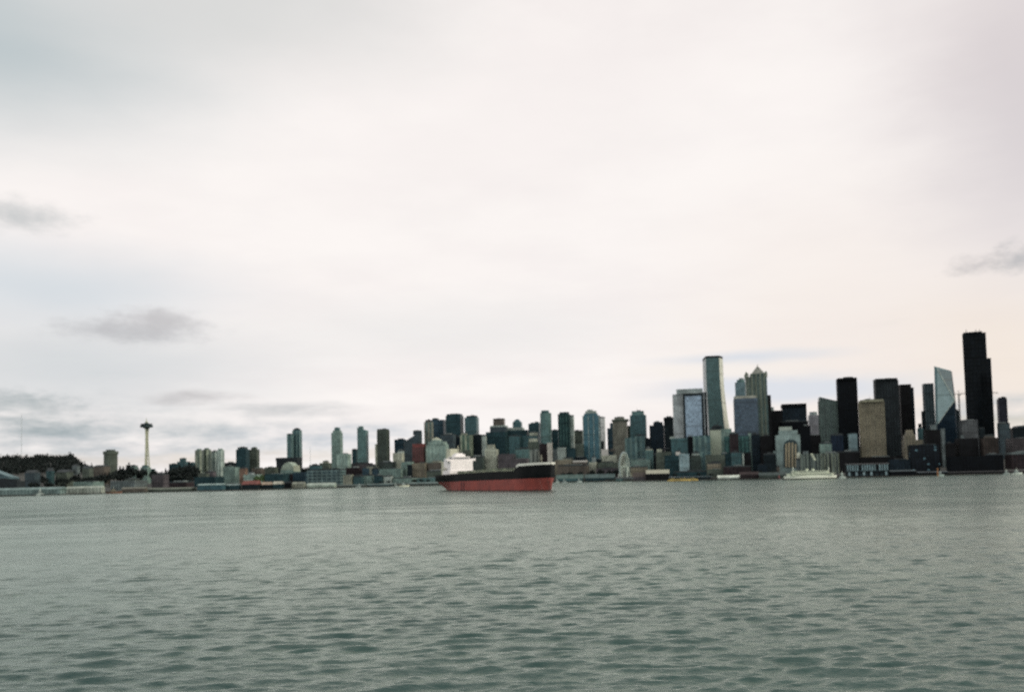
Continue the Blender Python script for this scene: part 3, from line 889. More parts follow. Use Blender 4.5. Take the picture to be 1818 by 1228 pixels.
T('apartment_tower', 'teal balcony tower at the waterfront below the slate blue tower', 1440, [('wall', 1286, 1331, 774, fac((44, 82, 82), (60, 110, 104), 6, 3.4, .5, .6), dict(dr=.5)), ('pale_edge', 1329, 1334.5, 768, SAGE, dict(ground=1, dd=-4, dr=2))])
T('apartment_tower', 'dark navy tower right of the teal balcony tower', 1440, [('wall', 1334, 1350, 771, NAVY)])
T('apartment_block', 'lower teal block in front of the teal balcony tower', 1380, [('wall', 1298, 1316, 803, TEAL)])
T('apartment_block', 'low green block left of the lower teal block', 1390, [('wall', 1280, 1300, 806, TEAL_D)])
T('apartment_block', 'black block with a thin white edge in front of the teal balcony tower', 1380, [('wall', 1320, 1334, 803, BRNBLK), ('white_edge', 1318, 1321, 805, PALE, dict(ground=1, dd=-3, dr=3))])
T('apartment_tower', 'teal slab below the grey tower with the glass panel', 1480, [('wall', 1192, 1222, 778, TEAL), ('roof_room', 1190, 1198, 776, PALE, dict(dr=.4))])
T('apartment_tower', 'black slab between two teal slabs below the glass panel', 1470, [('wall', 1221, 1231.5, 776, BLACK)])
T('apartment_tower', 'teal slab with pale stripes below the glass panel', 1470, [('wall', 1231, 1262, 775, TEAL_S)])
T('apartment_block', 'pale blue block in the front row below the teal slab', 1390, [('wall', 1206, 1224, 807, fac((142, 162, 166), (118, 146, 154), 6, 3.4, .6, .5))])
T('apartment_block', 'dark green block with a pale roof room beside the pale blue block', 1400, [('wall', 1226, 1244, 808, OLIVE_D), ('roof_room', 1229, 1242, 804, PALE)])
T('apartment_block', 'narrow teal block with a pale stripe, third in the front row', 1400, [('wall', 1243, 1251, 803, TEAL_S)])
T('apartment_block', 'olive brown block below the cream windowless block', 1390, [('wall', 1253, 1287, 807, OLIVE), ('side_wing', 1256, 1280, 822, TAN, dict(ground=1, dd=-14))])
T('warehouse', 'dark maroon hall at the waterfront below the teal balcony tower', 1300, [('wall', 1284, 1332, 828, MAROON, dict(dr=.4))], gz=3)
T('warehouse', 'low dark teal hall behind the yellow boat', 1330, [('wall', 1196, 1256, 837, TEAL_D, dict(dr=.3))], gz=3)
T('warehouse', 'low olive hall between the yellow boat and the white pier tent', 1310, [('wall', 1255, 1284, 834, OLIVE, dict(dr=.4))], gz=3)
T('office_tower', 'dark brown tower right of the tower with the pyramid roof', 1600, [('wall', 1366, 1391, 729, BRNBLK), ('penthouse', 1369, 1376, 724, PALE)])
T('office_tower', 'black-blue tower with a heavy cornice and pale grid', 1600, [('wall', 1389, 1434, 723, NAVY, dict(dr=.6)), ('cornice', 1388, 1434, 717.5, BLACK), ('podium', 1386, 1436, 749, BLACK, dict(ground=1, dd=-12))])
T('office_tower', 'pinkish grey tower with a rounded top in the gap behind the dark towers', 1900, [('wall', 1436, 1456, 737, fac((146, 138, 142), (120, 120, 128), 4, 3.8, .5, .9)), ('crown', 1439, 1453, 731, GREY_L, dict(n=10, dr=1))], cap=False)
T('office_tower', 'dark block under the pinkish grey round-topped tower', 1560, [('wall', 1428, 1457, 774, BRNBLK)])
T('office_tower', 'low black tower right of the stone building with the great arch', 1480, [('wall', 1420, 1440, 757, BLACK)])
T('office_tower', 'grey-green tower with vertical ribs and a slanting roof', 1560, [('wall', 1455, 1488.5, 712, GRNGRID, dict(sl=(705, 714), fins=(plain((96, 110, 104)), 9, .9)))])
T('office_tower', 'tall black slab tower left of the tan office tower', 1540, [('wall', 1487.5, 1525, 675, BLACK, dict(dr=.5)), ('parapet_storey', 1487.7, 1524.8, 673, BLACK)])
T('office_tower', 'dark cylinder tower peeping over the tan office tower', 1620, [('wall', 1529, 1556, 712, DARK, dict(arc=708, rmat=DARKP))])
T('office_tower', 'tan office tower with a dense window grid', 1440, [('wall', 1527, 1571.5, 714, TAN, dict(dr=.4, fins=(plain((140, 126, 100)), 11, .9))), ('top_band', 1527, 1571.5, 711.5, plain((140, 132, 108)))])
T('office_tower', 'dark grey gridded tower with a step, right of the tan office tower', 1560, [('wall', 1553.5, 1598.5, 676, DGRID, dict(dr=.5)), ('parapet_storey', 1553.5, 1597, 674, DGRID)])
T('office_tower', 'brown-black tower right of the dark grey gridded tower', 1600, [('wall', 1598, 1621, 682.5, BRNBLK), ('step', 1619, 1625.5, 689, NAVY, dict(ground=1, dd=6, dr=2))])
T('office_building', 'tan stepped stone building with a blunt pyramid roof', 1420, [('wall', 1602, 1640, 781, TAN), ('upper_tier', 1604, 1627, 772, TAN), ('roof_tier', 1607, 1624, 763, TAN, dict(taper=.75))], cap=False)
T('office_tower', 'small teal block behind the tan stepped stone building', 1480, [('wall', 1630, 1641, 760, TEAL), ('roof_room', 1632, 1638, 753, DARK)])
T('office_tower', 'slate tower left of the faceted glass tower', 1560, [('wall', 1640.5, 1661, 681, fac((58, 72, 78), (50, 66, 74), 4.5, 3.8, .6, .6), dict(dr=1)), ('side_wing', 1638, 1644, 731, DARK, dict(ground=1, dr=2))])
T('office_tower', 'black-brown block in front of the slate tower', 1430, [('wall', 1640, 1672, 763, BRNBLK), ('roof_room', 1652, 1665, 755.5, GREY)])
T('office_tower', 'thin pale grey slab below the faceted glass tower', 1400, [('wall', 1671, 1679, 762, GREY, dict(dr=2))])
T('office_block', 'dark waterfront office with scattered blue lit windows', 1300, [('wall', 1612, 1668, 791, fac((26, 30, 36), (26, 34, 44), 5, 4, .6, .6, .2, .3, .5, .2, (96, 132, 146)), dict(dr=.4))])
T('office_tower', 'dark block under the tower crane', 1560, [('wall', 1690, 1706, 730, DARK)])
T('office_block', 'grey-brown gridded block left of the tallest black tower foot', 1420, [('wall', 1704, 1738, 747, fac((86, 86, 88), (60, 62, 68), 4.5, 3.8, .5, .5))])
T('office_block', 'dark mauve block in front of the grey-brown gridded block', 1340, [('wall', 1696, 1738, 778, BRNBLK), ('bright_room', 1707, 1713, 774, GREY)])
T('office_block', 'dark brown stone block with pale corners below the tallest black tower', 1320, [('wall', 1741, 1774, 777, fac((62, 52, 48), (40, 38, 38), 4, 3.6, .5, .5)), ('upper_tier', 1748, 1768, 773, BROWN)])
T('office_block', 'mauve grey block left of the thin pale grey slab foot', 1340, [('wall', 1679, 1697, 788, BRNBLK)])
T('office_tower', 'purple-black tower at the right edge beyond the tallest black tower', 1700, [('wall', 1772.5, 1791, 708, fac((44, 44, 56), (38, 40, 52), 4.5, 3.8, .6, .6)), ('penthouse', 1775, 1790, 706.5, NAVY)])
T('office_tower', 'dark block at the foot of the purple-black tower', 1560, [('wall', 1772, 1795, 752, SLATE)])
T('office_block', 'dark roofed block on the hill at the right edge', 1700, [('wall', 1790, 1840, 759, DARK), ('upper_storey', 1800, 1850, 756.5, SLATE)])
T('office_block', 'mauve brown block at the right edge, middle row', 1380, [('wall', 1786, 1850, 779, fac((66, 58, 60), (44, 42, 46), 4.5, 3.8, .5, .5))])
T('office_block', 'dark brown block with a pale parapet at the right edge, front row', 1290, [('wall', 1784, 1850, 806, MAROON), ('parapet_band', 1784, 1851, 804, GREY)])
T('office_block', 'black terminal block below the tallest black tower', 1240, [('wall', 1680, 1782, 809, BLACK, dict(dr=.3)), ('roof_screen', 1750, 1781, 806.5, DARK)], gz=2)
T('office_block', 'pale green-grey low block behind the ferry, left of the navy block', 1420, [('wall', 1455, 1477, 787, SAGE)])
T('office_tower', 'navy ribbed block left of the tall black slab tower foot', 1440, [('wall', 1475, 1498, 772, fac((34, 48, 66), (28, 38, 54), 5, 4, .6, .96))])
T('office_tower', 'pale blue-green block in front of the tall black slab tower', 1430, [('wall', 1506, 1523, 771, fac((112, 132, 136), (90, 112, 118), 60, 3.6, .95, .5))])
T('office_block', 'dark block between the navy ribbed and the pale blue-green block', 1450, [('wall', 1496, 1507, 775, DARK)])
T('office_block', 'brown-black block below the tall black slab tower', 1340, [('wall', 1486, 1526, 802, BRNBLK)])
T('office_block', 'dark block at the foot of the tan office tower', 1340, [('wall', 1524, 1604, 812, BRNBLK, dict(dr=.3))])
T('office_block', 'dark low block below the dark grey gridded tower', 1300, [('wall', 1576, 1616, 817, NAVY, dict(dr=.5))])

# rear row: mid-rise blocks filling the streets behind
back = [(1296, 1312, 770, MAROON), (1350, 1368, 775, BRNBLK), (1356, 1378, 806, DARK), (1344, 1362, 826, NAVY), (1362, 1384, 828, BROWN), (1738, 1750, 760, DARK)]
txt = ['maroon block behind the grey-green block', 'brown-black block at the foot of the pyramid-roofed tower', 'dark block left of the stone building with the great arch',
       'low navy block at the waterfront left of the ferry', 'low brown block just left of the ferry bow', 'narrow dark block against the tallest black tower']
for (a, b, y, mt), l in zip(back, txt):
    T('office_block', l, 1420 if y < 800 else 1330, [('wall', a, b, y, mt)])

# ------------------------------------------------------------------ special towers
def root_at(name, label, px, depth, cat='tower', z=None):
    c = P(px, 830, depth)
    g = land(c.x, depth) - 1.5 if z is None else z
    return thing(name, label, cat, (c.x, depth, g))


def ZY(px, py, d):
    return P(px, py, d).z


# tall flaring tower; warm sunlight on its right side is painted into the facade
d = 1640
r = root_at('office_tower', 'tall teal glass tower whose right side flares out in a curve towards the base', 1272, d)
g = r.location.z
rows = [(636, 1253, 1283), (660, 1253.5, 1284), (685, 1254.5, 1285.5), (705, 1255.5, 1287.5), (722, 1256.5, 1289.5), (740, 1257.5, 1292), (757, 1258.5, 1294.5), (775, 1259, 1298), (795, 1260, 1303)]
GL = fac((84, 108, 106), (66, 96, 98), 4, 4, .85, .8, .7, .2, .35)
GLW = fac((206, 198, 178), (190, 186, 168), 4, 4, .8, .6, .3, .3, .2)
mbf, mbs = MB(), MB()
prev = None
for (py, xa, xb) in rows:
    z = ZY((xa + xb) / 2, py, d)
    A = P(xa, py, d - 4)
    f = 0.79 if py < 730 else .79 - (py - 730) * .0012
    B = P(xa + (xb - xa) * f, py, d - 8)
    Cc = P(xb, py, d + 12)
    cur = (Vector((A.x, d - 4, z)), Vector((B.x, d - 8, z)), Vector((Cc.x, d + 12, z)), Vector((Cc.x - 4, d + 42, z)), Vector((A.x + 4, d + 42, z)))
    if prev:
        for i in range(5):
            j = (i + 1) % 5
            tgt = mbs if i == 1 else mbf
            L = (cur[i] - cur[j]).length
            tgt.face([cur[i], cur[j], prev[j], prev[i]], 0, [(0, cur[i].z), (L, cur[i].z), (L, prev[i].z), (0, prev[i].z)])
    prev = cur
    if py == 636:
        mbf.face(list(cur), 1)
        top = cur
mbf.build('glass_wall', [GL, ROOF], r)
mbs.build('side_wall', [GLW], r)
mb = MB()
mb.prism([(p.x, p.y) for p in inset([(v.x, v.y) for v in top], 1.02)] if False else inset([(v.x, v.y) for v in top], 1.01), top[0].z + .05, top[0].z + 4.0, 0, 0)
mb.build('crown', DARKP, r)

# tower with the pyramid roof and corner turrets
d = 1560
r = root_at('office_tower', 'tall stone and teal glass tower with a pointed pyramid roof and corner turrets', 1347, d)
g = r.location.z
ST = fac((104, 112, 100), (58, 84, 84), 7, 4, .6, .92, .5, .25, .4)
STW = plain((118, 122, 106), .7, .12)
def tier(xa, xb, ya, yb, mat, part, dr=.9, z0=None, tp=None):
    poly, cx, w = footprint(xa, xb, (ya + yb) / 2, d, dr)
    mb = MB()
    za = ZY((xa + xb) / 2, ya, d)
    zb = ZY((xa + xb) / 2, yb, d) if z0 is None else z0
    mb.prism(poly, zb, za, taper=inset(poly, tp) if tp else None, top_mi=1 if not tp else 0)
    mb.build(part, [mat, ROOF], r)
    return poly, za, zb
body, z1, z0 = tier(1325.5, 1364.5, 670, 830, ST, 'shaft', z0=g)
tier(1333, 1371, 703, 830, BRNBLK, 'side_bay', dr=1.0, z0=g)
tier(1331, 1360, 664, 669.9, ST, 'upper_tier', .9)
tier(1332.5, 1357.5, 649.5, 664, plain((138, 134, 124), .6), 'roof', .9, tp=.03)
mb = MB()
ap = P(1345, 650, d)
mb.bar((ap.x, d, ap.z - 1.5), (ap.x, d, ap.z + 3.5), .5)
mb.build('spire', STW, r)
for i in range(4):
    x, y = inset(body, .93)[i]
    mb = MB()
    mb.box((x, y, z1 + 2.5), (4.2, 4.2, 8), 0, GRID)
    mb.prism(rect(x, y, 4.2, 4.2, GRID), z1 + 6.5, z1 + 9.5, 0, 0, taper=rect(x, y, .3, .3, GRID))
    mb.build('turret', STW, r)
mb = MB()
for t in (0.12, .3, .5, .7, .88):
    a, b = body[0], body[1]
    x, y = a[0] + (b[0] - a[0]) * t, a[1] + (b[1] - a[1]) * t
    mb.box((x, y - .4, (g + z1) / 2 + 8), (1.3 if t not in (.3, .7) else 2.2, 1.6, z1 - g - 4), 0, GRID)
mb.build('stone_pier', STW, r)

# tallest black tower: stepped curved slabs
d = 1640
r = root_at('office_tower', 'tallest tower of the skyline, black, with stepped slabs and rooftop masts', 1740, d)
g = r.location.z
BK = fac((18, 24, 28), (13, 20, 26), 6.4, 7.8, .7, .7, .15, .35, .6, .35)


def slab(xa, xb, ytop, part, d0, depth_, bulge, rot=math.radians(-25)):
    """slab with a concave front, like a sheet bowed inwards, turned to the street grid"""
    yref = (ytop + 800) / 2
    ca, sa = math.cos(rot), math.sin(rot)
    w = (xb - xa) / F * d0
    cx = P((xa + xb) / 2, yref, d0).x
    zr = P((xa + xb) / 2, yref, d0).z
    for _ in range(12):
        N = 8
        loc = [(-w / 2 + w * i / N, bulge * math.sin(math.pi * i / N)) for i in range(N + 1)] + [(w / 2 - 1.5, depth_), (-w / 2 + 1.5, depth_)]
        poly = [(cx + x * ca - y * sa, d0 + x * sa + y * ca) for x, y in loc]
        pp = [proj((a, b, zr))[0] for a, b in poly]
        w *= .5 + .5 * (xb - xa) / (max(pp) - min(pp))
        cx += ((xa + xb) - (min(pp) + max(pp))) / 2 / F * d0
    zt = ZY((xa + xb) / 2, ytop, d0)
    mb = MB()
    mb.prism(poly, g, zt)
    mb.build(part, [BK, ROOF], r)
    return zt, (sum(p[0] for p in poly) / len(poly), sum(p[1] for p in poly) / len(poly))


zt, (qx, qy) = slab(1713.5, 1755.5, 591, 'tall_slab', d - 14, 40, 5)
slab(1717, 1763.5, 636.5, 'middle_slab', d - 20, 40, 4)
slab(1716, 1744, 661, 'low_slab', d - 27, 30, 4)
mb = MB()
mb.box((qx, qy + 4, zt + 1.2), (30, 22, 2.8), 0, math.radians(-25))
mb.build('penthouse', BK, r)
for dx in (-13, 4, 11):
    mb = MB()
    mb.bar((qx + dx, qy, zt + 2), (qx + dx, qy, zt + 8), .45)
    mb.build('mast', DARKP, r)

# faceted glass tower; each facet's own tone paints in the light it reflects
d = 1480
r = root_at('office_tower', 'faceted blue-green glass tower cut by slanting folds, left of the tallest black tower', 1678, d)
g = r.location.z


def V(px, py, dd=0):
    return P(px, py, d + dd)
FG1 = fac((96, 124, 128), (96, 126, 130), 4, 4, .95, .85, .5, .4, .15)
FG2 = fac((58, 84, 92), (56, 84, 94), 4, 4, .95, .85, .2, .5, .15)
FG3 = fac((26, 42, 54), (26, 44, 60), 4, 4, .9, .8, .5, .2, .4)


def tri(pts, mat, part, uvs=None):
    mb = MB()
    mb.face(pts, 0, [(p.x, p.z) for p in pts])
    mb.build(part, mat, r, merge=False)
A, B, K = V(1658.5, 650, -10), V(1688.5, 658, -6), V(1694.5, 710, -20)
A2 = V(1663.5, 655, -14)
L0, M0 = V(1661, 755, -10), V(1665, 752, -16)
BL, BR = V(1665, 840, -12), V(1702, 840, -12)
R1 = V(1697, 716, 20)
tri([A, L0, M0, A2], FG1, 'left_facet')
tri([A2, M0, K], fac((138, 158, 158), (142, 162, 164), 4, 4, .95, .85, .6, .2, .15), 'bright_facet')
tri([A, A2, B], FG1, 'top_facet')
tri([A2, K, B], FG2, 'upper_facet')
tri([M0, BL, BR, K], FG3, 'lower_facet')
tri([L0, BL, M0], FG3, 'corner_facet')
tri([K, BR, V(1702, 840, 20), R1, V(1690, 660, 20), B], FG3, 'right_facet')
mb = MB()
mb.face([V(1690, 660, 20), R1, V(1702, 840, 20), V(1665, 840, 20), V(1660, 652, 20)])
mb.face([V(1660, 652, 20), V(1665, 840, 20), BL, L0, A])
mb.face([A, B, V(1690, 660, 20), V(1660, 652, 20)])
mb.build('rear_wall', FG3, r)
mb = MB()
mb.tube([A2 + Vector((0, -.5, 0)), K + Vector((0, -.5, 0))], .7)
mb.tube([K + Vector((0, -.5, 0)), M0 + Vector((0, -.5, 0))], .5)
mb.build('fold_trim', plain((176, 182, 172)), r)

# stone building with the great arch
d = 1370
r = root_at('office_building', 'pale green-grey stone building with a great arch over tan window bays, behind the ferry', 1398, d, 'building')
g = r.location.z
SB = fac((138, 154, 150), (112, 132, 130), 4, 3.6, .4, .45)
SBT = plain((164, 170, 158), .7, .1)
body, z1, _ = tier(1377, 1421.5, 772, 830, SB, 'wall', .7, z0=g)
tier(1382, 1416, 764, 771.9, SB, 'upper_tier', .6)
tier(1383, 1406, 757.5, 763.9, SBT, 'crown', .5)
tier(1373.5, 1384, 800, 830, SB, 'left_wing', 1.2, z0=g)
# arch: dark reveal and tan columns set on the front
a, b = Vector((*body[0], 0)), Vector((*body[1], 0))
ux = (b - a).normalized()
nrm = Vector((ux.y, -ux.x, 0))


def onf(px, py, out):
    q = P(px, py, d)
    s_ = (q - a).dot(ux)
    base_ = a + ux * s_
    z = P(px, py, base_.y).z
    return Vector((base_.x, base_.y, z)) + nrm * out
mb = MB()
N = 14
arc = []
for i in range(N + 1):
    t = math.pi * i / N
    arc.append((1402.5 - 12.5 * math.cos(t), 791 - 11 * math.sin(t)))
arc2 = []
for i in range(N + 1):
    t = math.pi * i / N
    arc2.append((1402.5 - 10 * math.cos(t), 793 - 8 * math.sin(t)))
for i in range(N):
    mb.face([onf(*arc2[i], .5), onf(*arc2[i + 1], .5), onf(*arc[i + 1], .5), onf(*arc[i], .5)])
    mb.face([onf(*arc[i], .5), onf(*arc[i + 1], .5), onf(*arc[i + 1], 0), onf(*arc[i], 0)])
for xa, xb in ((1390, 1392.5), (1412.5, 1415)):
    mb.face([onf(xa, 828, .5), onf(xb, 828, .5), onf(xb, 791, .5), onf(xa, 791, .5)])
mb.build('arch', plain((52, 70, 74)), r)
mb = MB()
mb.face([onf(p, q, .25) for p, q in [(1392, 830), (1413, 830)] + arc2[::-1]])
mb.build('arch_glass', fac((92, 92, 84), (62, 84, 84), 5, 3.6, .5, .6), r)
for xc in (1394.5, 1399.5, 1405.5, 1411):
    mb = MB()
    h = 792 - 7 * math.sqrt(max(0, 1 - ((xc - 1402.5) / 10.5) ** 2))
    p0, p1, p2, p3 = onf(xc - 1.3, 829, .9), onf(xc + 1.3, 829, .9), onf(xc + 1.3, h, .9), onf(xc - 1.3, h, .9)
    mb.face([p0, p1, p2, p3])
    q = [v - nrm * .9 for v in (p0, p1, p2, p3)]
    mb.face([p1, q[1], q[2], p2])
    mb.face([q[0], p0, p3, q[3]])
    mb.face([p3, p2, q[2], q[3]])
    mb.build('column', plain((168, 148, 116), .7, .1), r)

# observation tower (three legs, saucer, spire)
d = 2350
c0 = P(260.3, 830, d)
g = land(c0.x, d) - 1
r = thing('observation_tower', 'tall slender cream observation tower with a dark flying saucer top and thin spire', 'tower', (c0.x, d, g))
zS = ZY(260, 756, d)
CRM = plain((182, 178, 150), .6, .08)
CRM2 = plain((160, 156, 128), .6, .08)
zw = g + (zS - g) * .80
for i in range(3):
    th_ = math.radians(20 + 120 * i)
    pts = []
    for j in range(13):
        t = j / 12
        z = g + (zS - g) * t
        rr_ = 3.1 + 5.8 * max(0, (1 - t / .8)) ** 1.5 if t < .8 else 3.1 + 3.0 * ((t - .8) / .2) ** 1.6
        pts.append((c0.x + rr_ * math.cos(th_), d + rr_ * math.sin(th_), z))
    mb = MB()
    for j in range(12):
        mb.bar(pts[j], pts[j + 1], 2.0 - .05 * j, 6, 0, 2.0 - .05 * (j + 1))
    mb.build('leg', CRM, r)
mb = MB()
mb.lathe([(2.2, g), (2.2, zS - 3)], 10, (c0.x, d, 0))
for f in (.15, .3, .45, .6, .75, .88):
    z = g + (zS - g) * f
    mb.lathe([(2.2, z), (4.2, z), (4.2, z + 1.4), (2.2, z + 1.4)], 8, (c0.x, d, 0))
mb.build('core', CRM2, r)
dk = plain((44, 62, 64), .6)
mb = MB()
mb.lathe([(3, zS - 13), (4.5, zS - 7), (8, zS - 4.6), (15.5, zS - 3), (15.8, zS + 1.6), (12, zS + 2.4)], 32, (c0.x, d, 0))
mb.build('saucer', dk, r)
mb = MB()
mb.lathe([(12, zS + 2.4), (13, zS + 3.6), (14.5, zS + 4), (14.5, zS + 5.4), (6, zS + 6.6), (3.4, zS + 9), (0, zS + 10)], 32, (c0.x, d, 0))
mb.build('deck', dk, r)
mb = MB()
mb.lathe([(3.6, zS + 9.3), (2.4, zS + 12.5), (.9, zS + 13.5), (.35, ZY(260, 741, d))], 10, (c0.x, d, 0))
mb.build('spire', CRM, r)

# tower crane beside the tallest black tower
d = 1660
c0 = P(1703.8, 735, d)
g = land(c0.x, d) - 1
r = thing('tower_crane', 'thin tower crane with a long level jib between the faceted and the tallest black tower', 'crane', (c0.x, d, g))
CRN = plain((96, 88, 80))
zj = ZY(1704, 699.5, d)
mb = MB()
for sx in (-1, 1):
    for sy in (-1, 1):
        mb.bar((c0.x + sx, d + sy, g), (c0.x + sx, d + sy, zj), .32, 4)
z = g
while z < zj - 4:
    mb.bar((c0.x - 1, d - 1, z), (c0.x + 1, d - 1, z + 3.5), .16, 4)
    mb.bar((c0.x + 1, d - 1, z), (c0.x - 1, d - 1, z + 3.5), .16, 4)
    z += 3.5
mb.build('mast', CRN, r)
mb = MB()
xj = P(1772, 700, d).x
for oy, oz in ((-1, 0), (1, 0), (0, 2.2)):
    mb.bar((c0.x, d + oy, zj + oz), (xj, d + oy, zj + oz), .3, 4)
x = c0.x
while x < xj - 4:
    mb.bar((x, d - 1, zj), (x + 2, d, zj + 2.2), .16, 4)
    mb.bar((x + 2, d, zj + 2.2), (x + 4, d - 1, zj), .16, 4)
    x += 4
mb.build('jib', CRN, r)
mb = MB()
mb.box((c0.x - 7, d, zj + .4), (12, 2, .9))
mb.box((c0.x - 11, d, zj - 1.2), (3.5, 2.6, 2.6))
mb.build('counterweight', CRN, r)
mb = MB()
mb.box((c0.x + 1.6, d - 2, zj - 1.4), (2, 2, 2.4))
mb.build('cab', plain((190, 186, 170)), r)
mb = MB()
mb.bar((c0.x, d, zj), (c0.x, d, zj + 7), .4, 4)
mb.bar((c0.x, d, zj + 7), (c0.x + 32, d, zj + 2.2), .14, 4)
mb.bar((c0.x, d, zj + 7), (c0.x - 11, d, zj + .8), .14, 4)
mb.build('tie_rod', CRN, r)


def lattice_mast(label, px, y0, y1, d, rad):
    c = P(px, y1, d)
    zt = ZY(px, y0, d)
    zb = land(c.x, d) - 1
    r = thing('radio_mast', label, 'mast', (c.x, d, zb))
    mb = MB()
    for i in range(3):
        t = 2.1 * i
        mb.bar((c.x + rad * math.cos(t), d + rad * math.sin(t), zb), (c.x + rad * .3 * math.cos(t), d + rad * .3 * math.sin(t), zt), .18, 4)
    z = zb
    while z < zt - 3:
        w_ = rad * (1 - .7 * (z - zb) / (zt - zb))
        mb.bar((c.x - w_, d, z), (c.x + w_, d, z + 3), .12, 4)
        z += 3
    mb.build('lattice', plain((196, 196, 196)), r)
    mb = MB()
    mb.bar((c.x, d, zt), (c.x, d, zt + 6), .18, 4)
    mb.build('antenna', plain((150, 140, 136)), r)
lattice_mast('faint thin lattice mast rising from the wooded hill on the left', 38, 738, 806, 2500, 1.6)
lattice_mast('faint thin mast right of the slender teal twin tower', 551, 797, 826, 2100, 1.0)

# ------------------------------------------------------------------ big wheel
d = 1425
c0 = P(1108.5, 828, d)
r = thing('ferris_wheel', 'white observation wheel seen almost edge on at the end of its pier', 'ferris wheel', (c0.x, d, 1.5))
R_ = 21.5
yaw = math.radians(63)
ax = Vector((math.cos(yaw), math.sin(yaw), 0))       # in the plane of the wheel
nx = Vector((-ax.y, ax.x, 0))
WH = plain((184, 188, 172), .5, .05)
hub = Vector((c0.x, d, ZY(1108.5, 828.5, d)))


def wp(t, rr_, o):
    return hub + ax * (rr_ * math.cos(t)) + Vector((0, 0, rr_ * math.sin(t))) + nx * o
mb = MB()
N = 42
for o in (-1.3, 1.3):
    for rr_ in (R_, R_ - 2.2):
        mb.tube([wp(2 * math.pi * i / N, rr_, o) for i in range(N + 1)], .26, 5)
for i in range(N):
    t = 2 * math.pi * i / N
    mb.bar(wp(t, R_, -1.3), wp(t, R_, 1.3), .14, 4)
    mb.bar(wp(t, R_ - 2.2, -1.3), wp(t, R_, -1.3), .12, 4)
mb.build('rim', WH, r)
for i in range(21):
    t = 2 * math.pi * i / 21
    mb = MB()
    mb.bar(wp(t, .8, 1.8), wp(t, R_ - 2.2, 1.3), .14, 4)
    mb.bar(wp(t, .8, -1.8), wp(t, R_ - 2.2, -1.3), .14, 4)
    mb.build('spoke', WH, r)
mb = MB()
mb.bar(hub - nx * 5.5, hub + nx * 5.5, 1.3, 14)
mb.build('hub', WH, r)
for s_ in (-1, 1):
    for q_ in (-1, 1):
        mb = MB()
        mb.bar(hub + nx * (5 * s_), Vector((c0.x, d, 4)) + nx * (7.5 * s_) + ax * (9.5 * q_), .95, 8)
        mb.build('support_leg', WH, r)
for i in range(42):
    t = 2 * math.pi * (i + .5) / 42
    p = wp(t, R_ + 1.2, 0)
    mb = MB()
    mb.lathe([(.3, -1.5), (.95, -1.2), (1.1, -.1), (.9, 1.0), (.3, 1.3)], 8, p)
    mb.bar(p + Vector((0, 0, 1.2)), wp(t, R_, 0), .15, 4)
    mb.build('gondola', plain((150, 160, 158), .4, .05), r)
# its pier
T('pier_shed', 'pier shed with a pale roof under the big wheel', 1405, [('wall', 1093, 1128, 849, TEAL_L, dict(gable=846.5, dabs=30))], cat='pier shed', gz=1)

# ------------------------------------------------------------------ bulk carrier at anchor
def vessel(name, label, cat, x, y, heading, group=None):
    r = thing(name, label, cat, (x, y, 0), group)
    del r['_o']
    r.rotation_euler = (0, 0, heading)
    return r


def loft(rows, mats, name, parent, mi=0, close_top=False):
    """rows[i][j] points; both sides mirrored in y"""
    mb = MB()
    for a, b in zip(rows, rows[1:]):
        for j in range(len(a) - 1):
            q = [a[j], b[j], b[j + 1], a[j + 1]]
            mb.face([(p[0], -p[1], p[2]) for p in q], mi, [(p[0], p[2]) for p in q])
            mb.face([p for p in reversed(q)], mi, [(p[0], p[2]) for p in reversed(q)])
    return mb


SL = 191.0
ship = vessel('cargo_ship', 'big black and red cargo ship with a white stern bridge riding high at anchor', 'ship', -70, 926, math.atan2(-160, 105))
ship.scale = (.968, 1, 1)


def hb(X, z):
    if X < 26:
        dk_ = 11 + 4.6 * math.sin(math.pi / 2 * X / 26)
    elif X < 158:
        dk_ = 15.6
    else:
        dk_ = 15.6 * max(0, 1 - ((X - 158) / (SL - 158)) ** 3.6)
    if X < 8:
        wl = 3
    elif X < 60:
        wl = 3 + 12.6 * sm((X - 8) / 46)
    elif X < 152:
        wl = 15.6
    else:
        wl = 15.6 * max(0, 1 - ((X - 152) / (SL - 3 - 152)) ** 3.0)
    t = sm(max(0, min(1, z / 15)))
    return wl + (dk_ - wl) * t


def deckz(X):
    return 15.2 + 2.0 * min(1, X / 120) + (4.2 * sm((X - 157) / 5)) + .6 * sm((X - 165) / 25)


def bz(X):
    return 8.2 + 2.4 * X / SL


def mkhull(za, zb, n):
    rows = []
    for X in [0, 3, 6, 9, 12, 16, 22, 30, 40, 55, 75, 100, 125, 145, 157, 160, 163, 167, 171, 175, 179, 182, 185, 187, 188.5, 190, SL]:
        a_, b_ = za(X), zb(X)
        rows.append([(X + (1.2 * (z / 20) if X > 180 else 0), hb(X, z), z) for z in (a_ + (b_ - a_) * j / n for j in range(n + 1))])
    return rows
botz = lambda X: 7.2 - 8.2 * min(1, X / 13) if X < 13 else -1.5
m, k = newmat('ship_red')
tc = k.n('ShaderNodeTexCoord')
f1 = k.ramp(k.noise(tc.outputs['Object'], .09, 5, .65), .35, .7)
sp = k.n('ShaderNodeSeparateXYZ')
k.put(sp.inputs[0], tc.outputs['Object'])
f2 = k.ramp(k.noise(k.xyz(k.m('MULTIPLY', sp.outputs[0], .6), sp.outputs[1], k.m('MULTIPLY', sp.outputs[2], .06)), .5, 4, .6), .5, .75)
c_ = k.mix(f1, alb((166, 60, 46)), alb((140, 54, 46)))
c_ = k.mix(k.m('MULTIPLY', f2, .5), c_, alb((86, 46, 48)))
